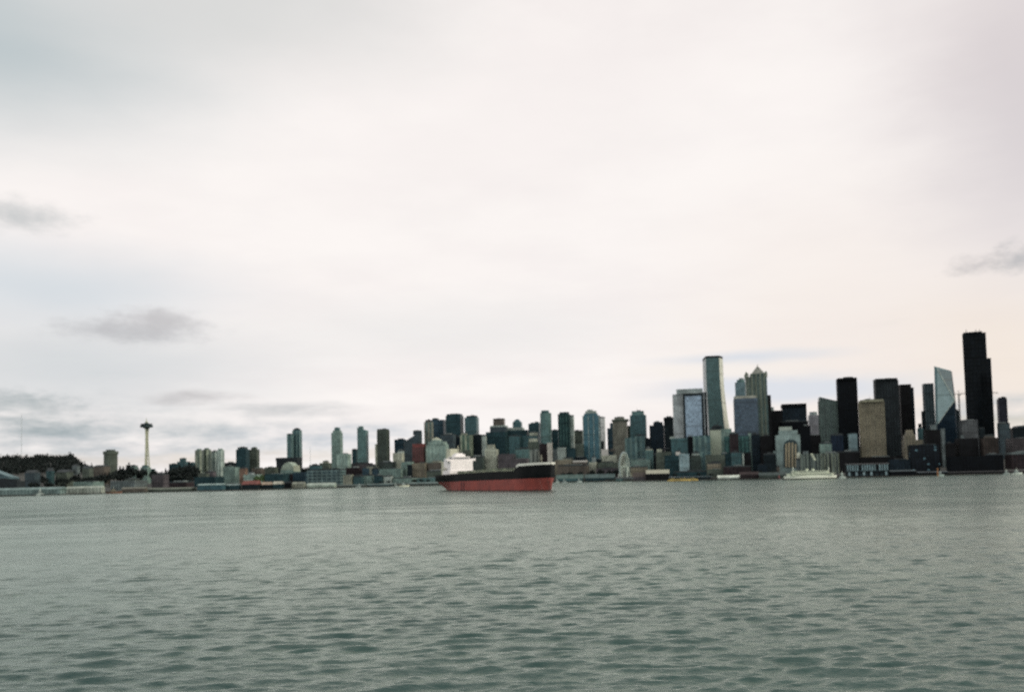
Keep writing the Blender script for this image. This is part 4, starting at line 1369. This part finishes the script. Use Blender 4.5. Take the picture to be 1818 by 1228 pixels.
scum = k.ramp(k.m('ADD', sp.outputs[2], k.m('MULTIPLY', k.noise(tc.outputs['Object'], .4, 3), 1.2)), 1.6, .7)
principled(k, k.mix(scum, c_, alb((38, 30, 32))), .6, 0, .3)
RED = m
m, k = newmat('ship_black')
tc = k.n('ShaderNodeTexCoord')
f1 = k.ramp(k.noise(tc.outputs['Object'], .12, 5, .65), .35, .7)
principled(k, k.mix(f1, (.003, .005, .006), (.008, .010, .011)), .6, 0, .12)
BLK = m
lo = mkhull(botz, bz, 5)
mb = loft(lo, RED, '', ship)
e = lo[0]
mb.face([(p[0], -p[1], p[2]) for p in e[::-1]] + [(p[0], p[1], p[2]) for p in e])
mb.build('lower_hull', RED, ship)
up_ = mkhull(bz, deckz, 4)
mb = loft(up_, BLK, '', ship)
e = up_[0]
mb.face([(p[0], -p[1], p[2]) for p in e[::-1]] + [(p[0], p[1], p[2]) for p in e])
mb.build('upper_hull', BLK, ship)
mb = MB()
for a, b in zip(up_, up_[1:]):
    p, q = a[-1], b[-1]
    mb.face([(p[0], -p[1], p[2] - .3), (q[0], -q[1], q[2] - .3), (q[0], q[1], q[2] - .3), (p[0], p[1], p[2] - .3)])
mb.build('deck', plain((96, 84, 74)), ship)
WHT = plain((252, 246, 242), .5, .03)
CRS = plain((196, 186, 160), .6, .08)
mb = MB()
prev = None
for X in [160, 164, 168, 172, 176, 180, 183, 186, 188, 189.5, 190.6]:
    z = deckz(X)
    w_ = hb(X, z)
    xx = X + 1.2
    cur = [(xx, -w_, z - .1), (xx + .2, -w_ - .15, z + 1.9), (xx - .3, -max(0, w_ - .6), z + 1.9), (xx - .3, -max(0, w_ - .5), z - .1)]
    if prev:
        for sgn in (1, -1):
            for j in range(3):
                q = [(p[0], p[1] * sgn, p[2]) for p in (prev[j], cur[j], cur[j + 1], prev[j + 1])]
                mb.face(q if sgn == 1 else q[::-1])
    prev = cur
mb.build('bulwark', plain((236, 224, 210), .5, .08), ship)
mb = MB()                                             # rails along the main deck
for sy in (-1, 1):
    for X in range(40, 158, 3):
        w_, z = hb(X, 16), deckz(X)
        mb.bar((X, sy * (w_ - .3), z - .3), (X, sy * (w_ - .3), z + 1.1), .06, 4)
    for h in (.5, 1.1):
        mb.tube([(X, sy * (hb(X, 16) - .3), deckz(X) + h) for X in range(40, 158, 6)], .06, 4)
mb.build('railing', CRS, ship)
for i in range(6):
    X = 50 + i * 18
    mb = MB()
    z = deckz(X)
    mb.box((X, 0, z + .8), (13, 17, 2.2))
    mb.box((X, 0, z + 2.15), (13.6, 17.8, .5))
    for j in range(4):
        mb.box((X - 5 + 3.3 * j, 0, z + 2.5), (.35, 17.2, .3))
    mb.build('hatch_cover', plain((112, 118, 98)), ship)
mb = MB()
mb.box((30, 0, 22.2), (14, 25, 13.6))
mb.box((31, 0, 17.3), (15, 29, 4.0))
mb.build('accommodation', WHT, ship)
mb = MB()
mb.box((33.5, 0, 29.3), (6, 32.5, .9))
for sy in (-1, 1):
    mb.box((33.5, sy * 15.2, 30.3), (5.6, 2.2, 1.8))
    mb.box((33.5, sy * 11.6, 30.2), (5.9, 5.4, 1.1))
    mb.bar((33.5, sy * 12.2, 25.5), (33.5, sy * 15.4, 29.0), .35, 5)
mb.build('bridge_wing', WHT, ship)
wh = MB()
wh.box((32, 0, 31.0), (9, 19, 3.2))
wh.box((32, 0, 32.8), (10, 20, .5))
wh.box((31, 0, 34.2), (7, 11, 2.4))
wh.box((31, 0, 35.9), (5, 7, 1.2))
wh = wh.build('wheelhouse', WHT, ship)
mb = MB()
mb.box((36.53, 0, 31.4), (.14, 17.5, 1.1))
mb.box((32, -9.53, 31.4), (8, .14, 1.1))
w2 = mb.build('window', plain((70, 78, 84), .2), wh)
for z in (18.2, 21, 23.8, 26.6):
    for y in range(-10, 11, 3):
        if (y + int(z)) % 5 == 0:
            continue
        mb = MB()
        mb.box((37.05, y, z + .7), (.12, .8, .8))
        mb.build('window', plain((226, 222, 220), .5), ship)
mb = MB()
mb.prism(rect(17.5, 0, 10, 11, 0), 16, 41, 0, 0, taper=rect(17, 0, 8, 7.5, 0))
mb.prism(rect(17, 0, 8.4, 8, 0), 39, 41.2, 0, 0)
fn = mb.build('funnel', CRS, ship)
for dy in (-1.4, 1.4):
    mb = MB()
    mb.bar((16.5, dy, 41), (15.8, dy, 43), .6, 8)
    mb.build('exhaust_pipe', DARKP, fn)
mb = MB()
mb.box((17, 0, 22), (12, 18, 13))
mb.build('engine_casing', CRS, ship)
mb = MB()
mb.bar((30, 0, 33), (30, 0, 44), .7, 6, 0, .35)
mb.bar((30, -3.2, 38.5), (30, 3.2, 38.5), .2, 5)
mb.bar((30, -2.4, 33), (30, 0, 38.5), .16, 4)
mb.bar((30, 2.4, 33), (30, 0, 38.5), .16, 4)
mb.box((30.5, 0, 40.2), (.5, 3.4, .4))
mb.build('radar_mast', CRS, ship)
mb = MB()
mb.bar((178, 0, 21), (178, 0, 30.5), .3, 6, 0, .18)
mb.bar((178, -1.5, 27.5), (178, 1.5, 27.5), .12, 4)
mb.build('foremast', CRS, ship)
for sy in (-1, 1):
    mb = MB()
    pr = [(0.2, -3.6), (1.1, -2.6), (1.4, 0), (1.1, 2.6), (.2, 3.6)]
    for (r0, z0), (r1, z1) in zip(pr, pr[1:]):
        mb.bar((27 + z0, sy * 14.3, 21.5), (27 + z1, sy * 14.3, 21.5), r0, 8, 0, r1)
    mb.build('lifeboat', plain((206, 190, 170), .5), ship)
mb = MB()
mb.bar((174, -13.1, 15.2), (174.4, -13.6, 17.6), .35, 6)
mb.bar((173, -13.1, 15.0), (175.2, -12.9, 15.0), .3, 6)
mb.build('anchor', plain((52, 50, 50)), ship)
mb = MB()
for a_, b_ in zip(range(0, 13), range(1, 14)):
    pass
mb.bar((186.5, -1.2, 14.5), (197, -5, -.6), .22, 5)
mb.build('anchor_chain', plain((60, 52, 48)), ship)
for X in (184.5, 14.0):                               # white draught marks at bow and stern
    mb = MB()
    for j in range(6):
        z = 1.4 + 1.5 * j
        mb.box((X if X > 100 else X + 4, -hb(X if X > 100 else X + 4, z) - .1, z), (.9, .12, .5))
    mb.build('draught_mark', plain((190, 170, 160)), ship)
# darker scrubbed patches on the side
mb = MB()
for X in (62, 67):
    mb.face([(X, -hb(X, 3) - .12, .8), (X + 2.4, -hb(X + 2.4, 3) - .12, .8), (X + 2.4, -hb(X + 2.4, 7) - .12, 8.0), (X, -hb(X, 7) - .12, 8.0)])
mb.build('dark_patch', plain((104, 46, 48), .7), ship)


# ------------------------------------------------------------------ ferries and boats
def hull_rows(L, B, z0, z1, flare, stern=0.75, n=3, both=False):
    rows = []
    for i in range(15):
        t = i / 14
        if both:
            w_ = math.sin(math.pi * min(1, max(0, .04 + .92 * t))) ** .45
        else:
            w_ = (stern + (1 - stern) * sm(t / .35)) if t < .35 else (1 if t < .55 else max(0.0, 1 - ((t - .55) / .45) ** 2.2))
        row = []
        for j in range(n + 1):
            v = j / n
            z = z0 + (z1 - z0) * v + (0 if both else .25 * (z1 - z0) * sm((t - .5) / .5) * v)
            row.append(((t - .5) * L * (1 + flare * .06 * v), max(.02, B / 2 * w_ * (1 - flare * .28 * (1 - v))), z))
        rows.append(row)
    return rows


def hull_mesh(rows, mat, parent, name='hull'):
    mb = loft(rows, mat, '', parent)
    for e, rv in ((rows[0], False), (rows[-1], True)):
        q = [(p[0], -p[1], p[2]) for p in e[::-1]] + [(p[0], p[1], p[2]) for p in e]
        mb.face(q[::-1] if rv else q)
    for a, b in zip(rows, rows[1:]):
        p, q = a[-1], b[-1]
        mb.face([(p[0], -p[1], p[2]), (q[0], -q[1], q[2]), (q[0], q[1], q[2]), (p[0], p[1], p[2])])
    return mb.build(name, mat, parent)


def ferry(label, px0, px1, d, heading, hullc, cabc, decks, stripe=None, masts=True, name='ferry', Bw=.24, hs=1.0):
    cx = (P(px0, 845, d).x + P(px1, 845, d).x) / 2
    Lp = (px1 - px0) / F * d
    L = Lp / max(.4, abs(math.cos(heading)) + Bw * abs(math.sin(heading)) * .5)
    B = L * Bw
    r = vessel(name, label, 'ferry', cx, d, heading)
    hull_mesh(hull_rows(L, B, -1, 1.4 * hs, .6, both=True), BLK, r, 'lower_hull')
    hull_mesh(hull_rows(L * .99, B * 1.04, 1.42 * hs, 4.6 * hs, .1, both=True), hullc, r, 'hull')
    z = 4.62 * hs
    f = .86
    for i in range(decks):
        mb = MB()
        h = 2.9 * hs
        mb.prism([(x, y) for x, y in ((-L / 2 * f, -B * .3), (-L / 2 * f * .9, -B * .47), (L / 2 * f * .9, -B * .47), (L / 2 * f, -B * .3), (L / 2 * f, B * .3), (L / 2 * f * .9, B * .47), (-L / 2 * f * .9, B * .47), (-L / 2 * f, B * .3))], z, z + h, 0, 0)
        c = mb.build('cabin', cabc, r)
        mb = MB()
        for sy in (-1, 1):
            mb.box((0, sy * (B * .47 + .03), z + h * .55), (L * f * .84, .1, h * .3))
        mb.build('window', plain((88, 98, 92), .2), c)
        mb = MB()
        mb.box((0, 0, z + h + .15), (L * f * 1.01, B * .99, .28))
        mb.build('deck', cabc, r)
        z += h + .3
        f *= .74
    for s_ in (-1, 1):
        mb = MB()
        mb.prism(ngon(s_ * L * .33, 0, 5 * hs, 5.5 * hs, 0, 8), 4.9 * hs + 3.1 * hs, 4.9 * hs + 5.9 * hs, 0, 0)
        w_ = mb.build('pilot_house', cabc, r)
        mb = MB()
        mb.prism(ngon(s_ * L * .33, 0, 5.1 * hs, 5.6 * hs, 0, 8), 4.9 * hs + 4.3 * hs, 4.9 * hs + 5.2 * hs, 0, 0)
        mb.build('window', plain((60, 68, 68), .2), w_)
    for s_ in (-.5, .5):
        mb = MB()
        mb.prism(ngon(s_ * L * .12, 0, 3.4 * hs, 2.6 * hs, 0, 8), z - .2, z + 2.6 * hs, 0, 0)
        mb.build('funnel', stripe or cabc, r)
    if masts:
        for s_, h in ((-.37, 9), (.33, 10.5)):
            mb = MB()
            mb.bar((L * s_, 0, 6 * hs), (L * s_, 0, (6 + h) * hs), .5, 6, 0, .35)
            mb.bar((L * s_, -1.4, (3 + h) * hs), (L * s_, 1.4, (3 + h) * hs), .25, 4)
            mb.build('mast', WHC, r)
    return r


WHC = plain((232, 226, 206), .5, .05)
ferry('large white car ferry with two masts docking in front of the great arch building', 1391, 1486, 1095, math.radians(186), WHC, plain((206, 204, 178), .5, .06), 2, hs=.92)
ferry('long low yellow harbour boat moored left of the white pier tent', 1185, 1239, 1215, math.radians(-5), plain((216, 172, 66), .5), plain((176, 146, 74), .5), 0 + 1, masts=False, name='harbour_boat', Bw=.14, hs=.42)


def boat(label, px0, px1, d, hullc, cabc, heading=0.0, mast=4.0, h=1.0, name='motor_boat', cat='boat', group=None):
    cx = (P(px0, 850, d).x + P(px1, 850, d).x) / 2
    L = (px1 - px0) / F * d / max(.5, abs(math.cos(heading)))
    B = min(L * .3, 6)
    r = vessel(name, label, cat, cx, d, heading, group)
    hh_ = (1.1 + L * .05) * h
    hull_mesh(hull_rows(L, B, -.6, hh_, .6), hullc, r)
    mb = MB()
    q = [(-L * .28, -B * .36), (L * .14, -B * .36), (L * .14, B * .36), (-L * .28, B * .36)]
    mb.prism(q, hh_ - .1, hh_ + 2.2 * h, 0, 0, taper=inset(q, .88))
    c = mb.build('cabin', cabc, r)
    mb = MB()
    mb.prism(inset(q, .99), hh_ + 1.0 * h, hh_ + 1.7 * h, 0, 0)
    mb.build('window', plain((50, 58, 62), .2), c)
    mb = MB()
    mb.prism(inset(q, .5), hh_ + 2.25 * h, hh_ + 3.8 * h, 0, 0)
    mb.build('flying_bridge', cabc, r)
    if mast:
        mb = MB()
        mb.bar((-L * .05, 0, hh_ + 2 * h), (-L * .05, 0, hh_ + 2 * h + mast), .14, 5)
        mb.build('mast', WHC, r)
    return r


W_ = plain((158, 164, 158), .5, .06)
boat('small red boat at the end of the long pale pier on the left', 143, 156, 1395, plain((150, 56, 52)), plain((150, 80, 70)), mast=3)
boat('white boat with a tall cabin beside the long pale pier on the left', 66, 79, 1370, W_, W_, .4, 5, 1.7)
boat('brown fishing boat right of the long pale pier', 190, 216, 1400, plain((112, 72, 54)), plain((132, 118, 96)), 0.1, 6, 1.1, 'fishing_boat')
boat('white boat by the gridded beige shore block', 631, 643, 1395, W_, W_, 3.1, 3)
boat('cream boat left of the ship stern, larger of two', 709, 726, 1390, plain((212, 204, 178)), W_, .2, 4)
boat('tiny white boat left of the larger cream boat', 699, 706, 1400, W_, W_, .2, 3)
boat('white boat right of the ship bow, leftmost of three', 986, 993, 1405, W_, W_, .3, 3)
boat('white boat right of the ship bow, middle of three', 998, 1006, 1410, W_, W_, -.3, 3)
boat('white boat right of the ship bow, rightmost of three', 1024, 1033, 1410, plain((178, 184, 178)), W_, .1, 3)
boat('small pale boat by the pier with the orange mark', 1664, 1677, 1085, plain((150, 164, 156)), plain((140, 150, 146)), .2, 3)
boat('white boat at the right edge, left one of two', 1782, 1794, 1080, W_, W_, .1, 3)
boat('pale boat at the right edge with a long cabin', 1797, 1816, 1075, plain((196, 196, 184)), W_, .1, 4)
boat('small boat with a red cabin at the pier left of the ferry', 1380, 1388, 1150, plain((60, 60, 60)), plain((150, 80, 76)), .1, 2)
boat('pale work boat by the dark terminal with white columns', 1490, 1502, 1100, W_, plain((176, 186, 176)), .2, 5, 1.3, 'work_boat')


# ------------------------------------------------------------------ piers and sheds along the water
def pier(name, label, x0, x1, yt, yr, depth, wall, roofc, dr=.35, bands=0, cat='pier shed', deck=(70, 66, 60), post=None, off=0):
    r = T(name, label, depth, [('wall', x0, x1, yt, wall, dict(gable=yr, rmat=roofc, dr=dr, dmax=45))], cat=cat, gz=1.6)
    poly, cx, w = footprint(x0 - 2, x1 + 2, 848, depth - 3, dr, GRID, dmax=52)
    mb = MB()
    mb.prism(poly, .7, 1.75, 0, 0)
    mb.build('deck', plain(deck, .9, .3), r)
    mb = MB()
    a, b = Vector((*poly[0], 0)), Vector((*poly[1], 0))
    n = max(3, int((b - a).length / 5))
    for i in range(n + 1):
        p = a.lerp(b, i / n)
        mb.bar((p.x, p.y + .6, -2), (p.x, p.y + .6, .8), .3, 5)
    mb.build('piling', plain((44, 40, 36), .9), r)
    if post:
        fp = footprint(x0, x1, 848, depth, dr, GRID, dmax=45)[0]
        f0, f1 = Vector((*fp[0], 0)), Vector((*fp[1], 0))
        z1 = ZY((x0 + x1) / 2, yt, depth)
        for i in range(post):
            p = f0.lerp(f1, (i + .5) / post)
            if i % 7 == 5:
                continue
            mb = MB()
            mb.box((p.x, p.y - .45, 1.7 + (z1 - 1.7) * .72), (1.6, .5, (z1 - 1.7) * .5), 0, GRID)
            mb.build('column', plain((116, 138, 144), .5, .3), r)
            if i % 3 == 0:
                mb = MB()
                mb.box((p.x + 1.5, p.y - .45, 1.7 + (z1 - 1.7) * .22), (2.4, .4, (z1 - 1.7) * .3), 0, GRID)
                mb.build('door', plain((126, 146, 152), .5, .3), r)
    return r


P_T = plain((44, 80, 88), .7, .3)
pier('pier_shed', 'very long pale pier terminal with white rail lines at the left edge', -20, 118, 869, 865, 1385, fac((112, 128, 124), (72, 94, 94), 6, 2.2, .6, .5), plain((114, 132, 128)), .12)
pier('pier_shed', 'cream end of the long pier behind the small red boat', 118, 186, 866, 862.5, 1395, fac((160, 160, 146), (104, 112, 106), 6, 2.2, .5, .5), plain((158, 160, 146)), .15)
pier('pier_shed', 'brown-grey wharf building right of the long pale pier', 216, 262, 867, 864, 1405, BROWN, plain((112, 108, 96)), .2)
pier('pier_shed', 'low mossy wharf under the dark maroon brick building', 262, 348, 867.5, 865, 1415, OLIVE, plain((104, 106, 92)), .2)
pier('pier_shed', 'teal pier shed with a thin pale roof edge', 350, 402, 860.5, 858, 1400, P_T, plain((140, 156, 150)), .3)
pier('pier_shed', 'dark pier shed between the teal and the red-roofed sheds', 402, 428, 861, 858.5, 1400, TEAL_D, plain((128, 142, 138)), .3)
pier('pier_shed', 'pier shed with a bright red roof', 429, 464, 859.5, 852.5, 1395, DARK, plain((124, 66, 58), .7, .3), .45)
pier('pier_shed', 'pier shed with an orange-cream roof right of the red roof', 464, 484, 860, 855, 1395, DARK, plain((172, 142, 120), .7, .2), .45)
pier('pier_shed', 'pier shed with a cream-white roof, second right of the red roof', 484, 504, 859, 854, 1395, TEAL_D, plain((182, 170, 152), .7, .2), .45)
pier('pier_shed', 'black pier shed between the cream roof and the long pale shed', 504, 518, 857, 854, 1390, BLACK, DARKP, .4)
pier('pier_shed', 'small beige pier shed right of the black pier shed', 518, 543, 858.5, 855, 1400, BEIGE, plain((134, 132, 116)), .4)
pier('pier_shed', 'long pale green-grey pier shed below the wide grid office', 545, 597, 861, 856.5, 1395, fac((156, 166, 148), (110, 124, 116), 5, 2.5, .4, .5), plain((158, 164, 150)), .2)
pier('pier_shed', 'low dark quay shed below the teal low block', 597, 650, 861.5, 859.5, 1405, OLIVE_D, plain((84, 92, 88)), .2)
pier('pier_shed', 'low dark quay shed in front of the pinkish white low block', 650, 700, 860, 858, 1405, TEAL_D, plain((92, 104, 100)), .2)
pier('pier_shed', 'low quay shed nearest the ship stern', 724, 782, 858, 855.5, 1410, OLIVE_D, plain((96, 108, 104)), .2)
pier('pier_shed', 'green pier shed right of the ship bow, left of two', 987, 1036, 849, 842, 1430, TEAL, plain((78, 98, 92)), .4)
pier('pier_shed', 'green pier shed left of the big wheel, right of two', 1038, 1092, 848, 841, 1430, TEAL_D, plain((74, 92, 90)), .4)
pier('pier_shed', 'brown pier shed right of the big wheel', 1124, 1166, 846, 838, 1290, MAUVE, plain((78, 66, 60)), .4)
pier('pier_shed', 'dark pier shed with a long flat bright cream roof', 1146, 1189, 841, 840, 1280, BRNBLK, DARKP, .3)
T('canopy', 'flat bright cream roof canopy above the dark pier shed', 1283, [('roof', 1146.5, 1188, 833.5, plain((222, 206, 180), .6, .05), dict(y0=839, dr=.3))], cat='canopy', gz=None, cap=False)
pier('pier_shed', 'low dark quay behind the yellow boat', 1188, 1262, 846.5, 845, 1230, DARK, TEAL_D, .2)
pier('pier_shed', 'white pier tent left of the maroon pier shed', 1274, 1313, 847, 843, 1205, plain((176, 180, 168)), plain((206, 204, 188)), .3)
pier('pier_shed', 'maroon-black pier shed right of the white pier tent', 1313, 1347, 842, 837, 1190, MAROON, plain((52, 38, 38)), .5)
pier('pier_shed', 'dark green pier shed left of the ferry', 1347, 1396, 843, 838, 1170, OLIVE_D, plain((56, 68, 66)), .5)
pier('ferry_terminal', 'dark ferry terminal with a row of pale blue columns', 1500, 1578, 824, 822, 1120, fac((24, 28, 32), (40, 54, 60), 6, 5, .6, .6, .3), plain((38, 42, 44)), .35, cat='terminal', post=17)
pier('pier_shed', 'black pier right of the ferry terminal with a pale roof strip', 1578, 1626, 836, 834, 1105, BLACK, plain((64, 76, 80)), .35)
pier('pier_shed', 'low black quay below the office with blue lit windows', 1626, 1682, 838, 836.5, 1100, BLACK, plain((58, 68, 74)), .3)
pier('pier_shed', 'long black quay below the black terminal block', 1682, 1784, 837.5, 836, 1095, BLACK, plain((30, 32, 34)), .15)
pier('pier_shed', 'dark brown quay at the right edge behind the white boats', 1784, 1850, 836, 834, 1105, MAROON, plain((40, 36, 38)), .3)
T('office_block', 'row of pale columned flats behind the ferry, left half', 1290, [('wall', 1421, 1457, 806, fac((108, 118, 110), (46, 58, 60), 7, 40, .55, .95, .3), dict(dr=.4, fins=(plain((122, 130, 118)), 6, 1.0))), ('roof_room', 1426, 1436, 802, GREY)])
T('office_block', 'row of pale columned flats behind the ferry, right half', 1290, [('wall', 1457, 1489, 805, fac((108, 116, 106), (42, 52, 54), 7, 40, .55, .95, .3), dict(dr=.4, fins=(plain((130, 134, 114)), 5, 1.2)))])
T('monument', 'short pale slab tower right of the great arch building', 1300, [('wall', 1415, 1421, 803, plain((206, 200, 178)), dict(dr=1)), ('base', 1413, 1423, 815, GREY, dict(ground=1))], cat='slab tower')
c_ = P(1665, 845, 1080)
r = thing('marker_post', 'orange marker post on the quay right of the blue lit office', 'post', (c_.x, 1080, 0))
mb = MB()
mb.bar((c_.x, 1080, -2), (c_.x, 1080, 8.5), .8, 8, 0, .6)
mb.build('post', plain((176, 110, 52)), r)
mb = MB()
mb.box((c_.x, 1080, 9), (1.8, 1.8, 1.4))
mb.build('lamp', plain((150, 96, 50)), r)
# slanting pale escalator tube by the columned flats
c0, c1 = P(1440, 805, 1265), P(1447, 817, 1262)
r = thing('covered_walkway', 'slanting pale covered walkway in front of the columned flats', 'walkway', (c0.x, 1265, land(c0.x, 1265)))
mb = MB()
mb.bar((c0.x, 1265, c0.z), (c1.x, 1262, c1.z), 1.4, 6)
mb.build('tube', plain((186, 186, 160)), r)
mb = MB()
mb.bar((c1.x, 1262, land(c0.x, 1265) - 1), (c1.x, 1262, c1.z), .7, 6)
mb.bar((c0.x, 1265, land(c0.x, 1265) - 1), (c0.x, 1265, c0.z), .7, 6)
mb.build('support', GREY, r)

# ------------------------------------------------------------------ trees
m, k = newmat('foliage')
gi = k.n('ShaderNodeNewGeometry')
tc = k.n('ShaderNodeTexCoord')
f1 = k.noise(tc.outputs['Object'], .35, 4, .6)
f2 = k.m('ADD', k.m('MULTIPLY', gi.outputs['Random Per Island'], .6), k.m('MULTIPLY', f1, .4))
principled(k, k.mix(f2, (.005, .010, .011), (.020, .030, .027)), .8, 0, .2)
LEAF = m
m, k = newmat('foliage_light')
gi = k.n('ShaderNodeNewGeometry')
principled(k, k.mix(gi.outputs['Random Per Island'], (.05, .09, .04), (.10, .17, .07)), .8, 0, .2)
LEAF2 = m
BARK = plain((48, 42, 38), .9)


def crown_faces(mb, c, rx, rz, n, sz, rn, cone=False):
    for _ in range(n):
        while True:
            p = Vector((rn.uniform(-1, 1), rn.uniform(-1, 1), rn.uniform(-1, 1)))
            if .25 < p.length < 1:
                break
        if cone:
            t = (p.z + 1) / 2
            p.x *= (1.05 - t)
            p.y *= (1.05 - t)
        bump_ = .75 + .35 * math.sin(3.1 * p.x + 2 * p.z + c[0]) * math.cos(2.7 * p.y)
        q = Vector(c) + Vector((p.x * rx * bump_, p.y * rx * bump_, p.z * rz * bump_))
        nrm_ = (p + Vector((rn.uniform(-.7, .7), rn.uniform(-.7, .7), rn.uniform(-.4, .9)))).normalized()
        a = nrm_.orthogonal().normalized()
        b = nrm_.cross(a)
        s_ = sz * rn.uniform(.6, 1.3)
        mb.face([q + a * s_, q + b * s_ * .8, q - a * s_, q - b * s_ * .9])


def tree_mesh(seed, cone, leaf):
    rn = random.Random(seed)
    cr, tr = MB(), MB()
    if cone:
        tr.bar((0, 0, -1), (0, 0, 13), .4, 6, 0, .08)
        crown_faces(cr, (0, 0, 8.5), 4.0, 7.5, 420, .75, rn, True)
    else:
        tr.bar((0, 0, -1), (0, 0, 5), .5, 6, 0, .3)
        for i in range(5):
            t = i * 1.26 + rn.random()
            e = (2.6 * math.cos(t), 2.6 * math.sin(t), rn.uniform(7, 10))
            tr.bar((0, 0, 4.6), e, .25, 5, 0, .08)
            crown_faces(cr, e, rn.uniform(2.6, 3.6), rn.uniform(2.2, 3.2), 90, .7, rn)
        crown_faces(cr, (0, 0, 10), 3.2, 3.2, 90, .7, rn)
    return cr, tr


protos = {}
for key, cone, leaf in (('round', False, LEAF), ('cone', True, LEAF), ('light', False, LEAF2), ('round2', False, LEAF)):
    cr, tr = tree_mesh(len(protos) + 3, cone, leaf)
    r = bpy.data.objects.new('broadleaf_tree' if not cone else 'pine_tree', None)
    C.objects.link(r)
    cr.build('crown', leaf, r, merge=False)
    tr.build('trunk', BARK, r)
    protos[key] = [r, False]


def tree(kind, px, ytop, d, label, group=None, wide=1.0):
    ref = protos[kind]
    c = P(px, ytop, d)
    zb = land(c.x, d)
    H_ = max(6, c.z - zb)
    if not ref[1]:
        o = ref[0]
        ref[1] = True
    else:
        o = ref[0].copy()
        C.objects.link(o)
        for ch in list(ref[0].children):
            cc = ch.copy()
            C.objects.link(cc)
            cc.parent = o
    o.location = (c.x, d, zb)
    hh_ = 15.5 if kind == 'cone' else 13.0
    s_ = H_ / hh_
    o.scale = (max(s_, .8) * wide, max(s_, .8) * wide, s_)
    o.rotation_euler = (0, 0, rnd.uniform(0, 6.28))
    o['label'] = label
    o['category'] = 'tree'
    o['group'] = group or 'trees of the city shore'
    return o


def clump(pts, label, group):
    for kind, px, yt, d in pts:
        tree(kind, px, yt, d, label, group, rnd.uniform(.9, 1.2))


clump([('round', 208, 833, 1850), ('cone', 213, 829, 1870), ('round2', 219, 828, 1860), ('cone', 225, 827, 1850), ('cone', 229, 823, 1850), ('round', 233, 828, 1860), ('round', 202, 838, 1840),
       ('round2', 214, 838, 1800), ('round', 224, 839, 1800)],
      'dark tree in the clump between the drum-shaped tower and the observation tower', 'dark trees left of the observation tower')
clump([('round', 275, 840, 1850), ('round2', 282, 839, 1850), ('round', 288, 836, 1850), ('cone', 294, 833, 1860), ('round', 300, 833, 1830), ('round2', 306, 830, 1850), ('round', 313, 829, 1830), ('cone', 319, 826, 1850),
       ('round', 324, 828, 1830), ('round2', 330, 824, 1850), ('cone', 336, 821, 1860), ('round', 341, 823, 1840), ('round2', 344, 829, 1820), ('round', 318, 840, 1780), ('round2', 331, 838, 1780), ('round', 297, 845, 1780), ('round', 307, 842, 1780)],
      'black-green tree in the big clump right of the observation tower', 'dark trees right of the observation tower')
clump([('round', 252, 831, 1880), ('cone', 246, 832, 1890), ('round2', 272, 832, 1900)],
      'tree beside the pale green apartment blocks at the observation tower foot', 'trees at the observation tower foot')
clump([('round', 74, 842, 1800), ('round2', 79, 846, 1750), ('cone', 100, 846, 1740), ('round', 108, 847, 1740), ('round2', 118, 848, 1740), ('round', 133, 842, 1760), ('cone', 140, 840, 1760), ('round', 150, 846, 1740),
       ('round2', 160, 844, 1740), ('round', 170, 843, 1750), ('round', 180, 840, 1760), ('cone', 187, 839, 1780), ('round2', 194, 838, 1780), ('round', 56, 855, 1600), ('round2', 64, 855, 1600), ('round', 84, 854, 1600), ('round2', 91, 855, 1600), ('round', 112, 856, 1600)],
      'dark tree among the houses below the wooded hill', 'trees among the hillside houses')
clump([('light', 456, 843, 1590), ('light', 467, 841, 1600)], 'bright green tree above the red pier roof', 'bright green trees')
clump([('round', 540, 829, 1900), ('round2', 546, 828, 1900), ('round', 553, 826, 1920), ('round', 561, 823, 1920)], 'tree behind the blue-black office block', 'trees behind the grid office')
clump([('round', 676, 854, 1440), ('round2', 690, 852, 1440), ('round', 735, 850, 1440), ('round2', 748, 849, 1440), ('round', 760, 850, 1440), ('cone', 774, 848, 1440)],
      'shore tree left of the ship stern', 'shore trees left of the ship')
clump([('round', 1000, 838, 1480), ('round2', 1012, 836, 1480), ('round', 1030, 836, 1480), ('round2', 1052, 833, 1480), ('round', 1066, 832, 1480), ('round', 1082, 834, 1480), ('round2', 1094, 832, 1480)],
      'shore tree between the ship bow and the big wheel', 'shore trees left of the big wheel')
clump([('round', 1198, 840, 1300), ('round2', 1240, 838, 1300), ('round', 1262, 840, 1290), ('round2', 1350, 834, 1240), ('round', 1372, 834, 1230)],
      'small dark shore tree below the waterfront towers', 'shore trees below the waterfront towers')

# wooded hill on the left: nobody could count these
rn = random.Random(5)
mb = MB()
cnt = 0
while cnt < 2500:
    x, y = rn.uniform(-2050, -980), rn.uniform(1900, 2700)
    e = land(x, y)
    px = proj((x, y, e))[0]
    if e < 40 or px < -160 or px > 205:
        continue
    if px > 150 and rn.random() < .1:
        continue
    hgt = rn.uniform(7, 13) if rn.random() < .75 else rn.uniform(14, 22)
    crown_faces(mb, (x, y, e + hgt * .55), rn.uniform(4.0, 7.0), hgt * .55, 26, 2.1, rn, rn.random() < .3)
    cnt += 1
o = mb.build('wood', LEAF, None, merge=False)
o['kind'] = 'stuff'
o['label'] = 'dark wooded hilltop at the left edge'

for o in bpy.data.objects:
    if '_o' in o:
        del o['_o']
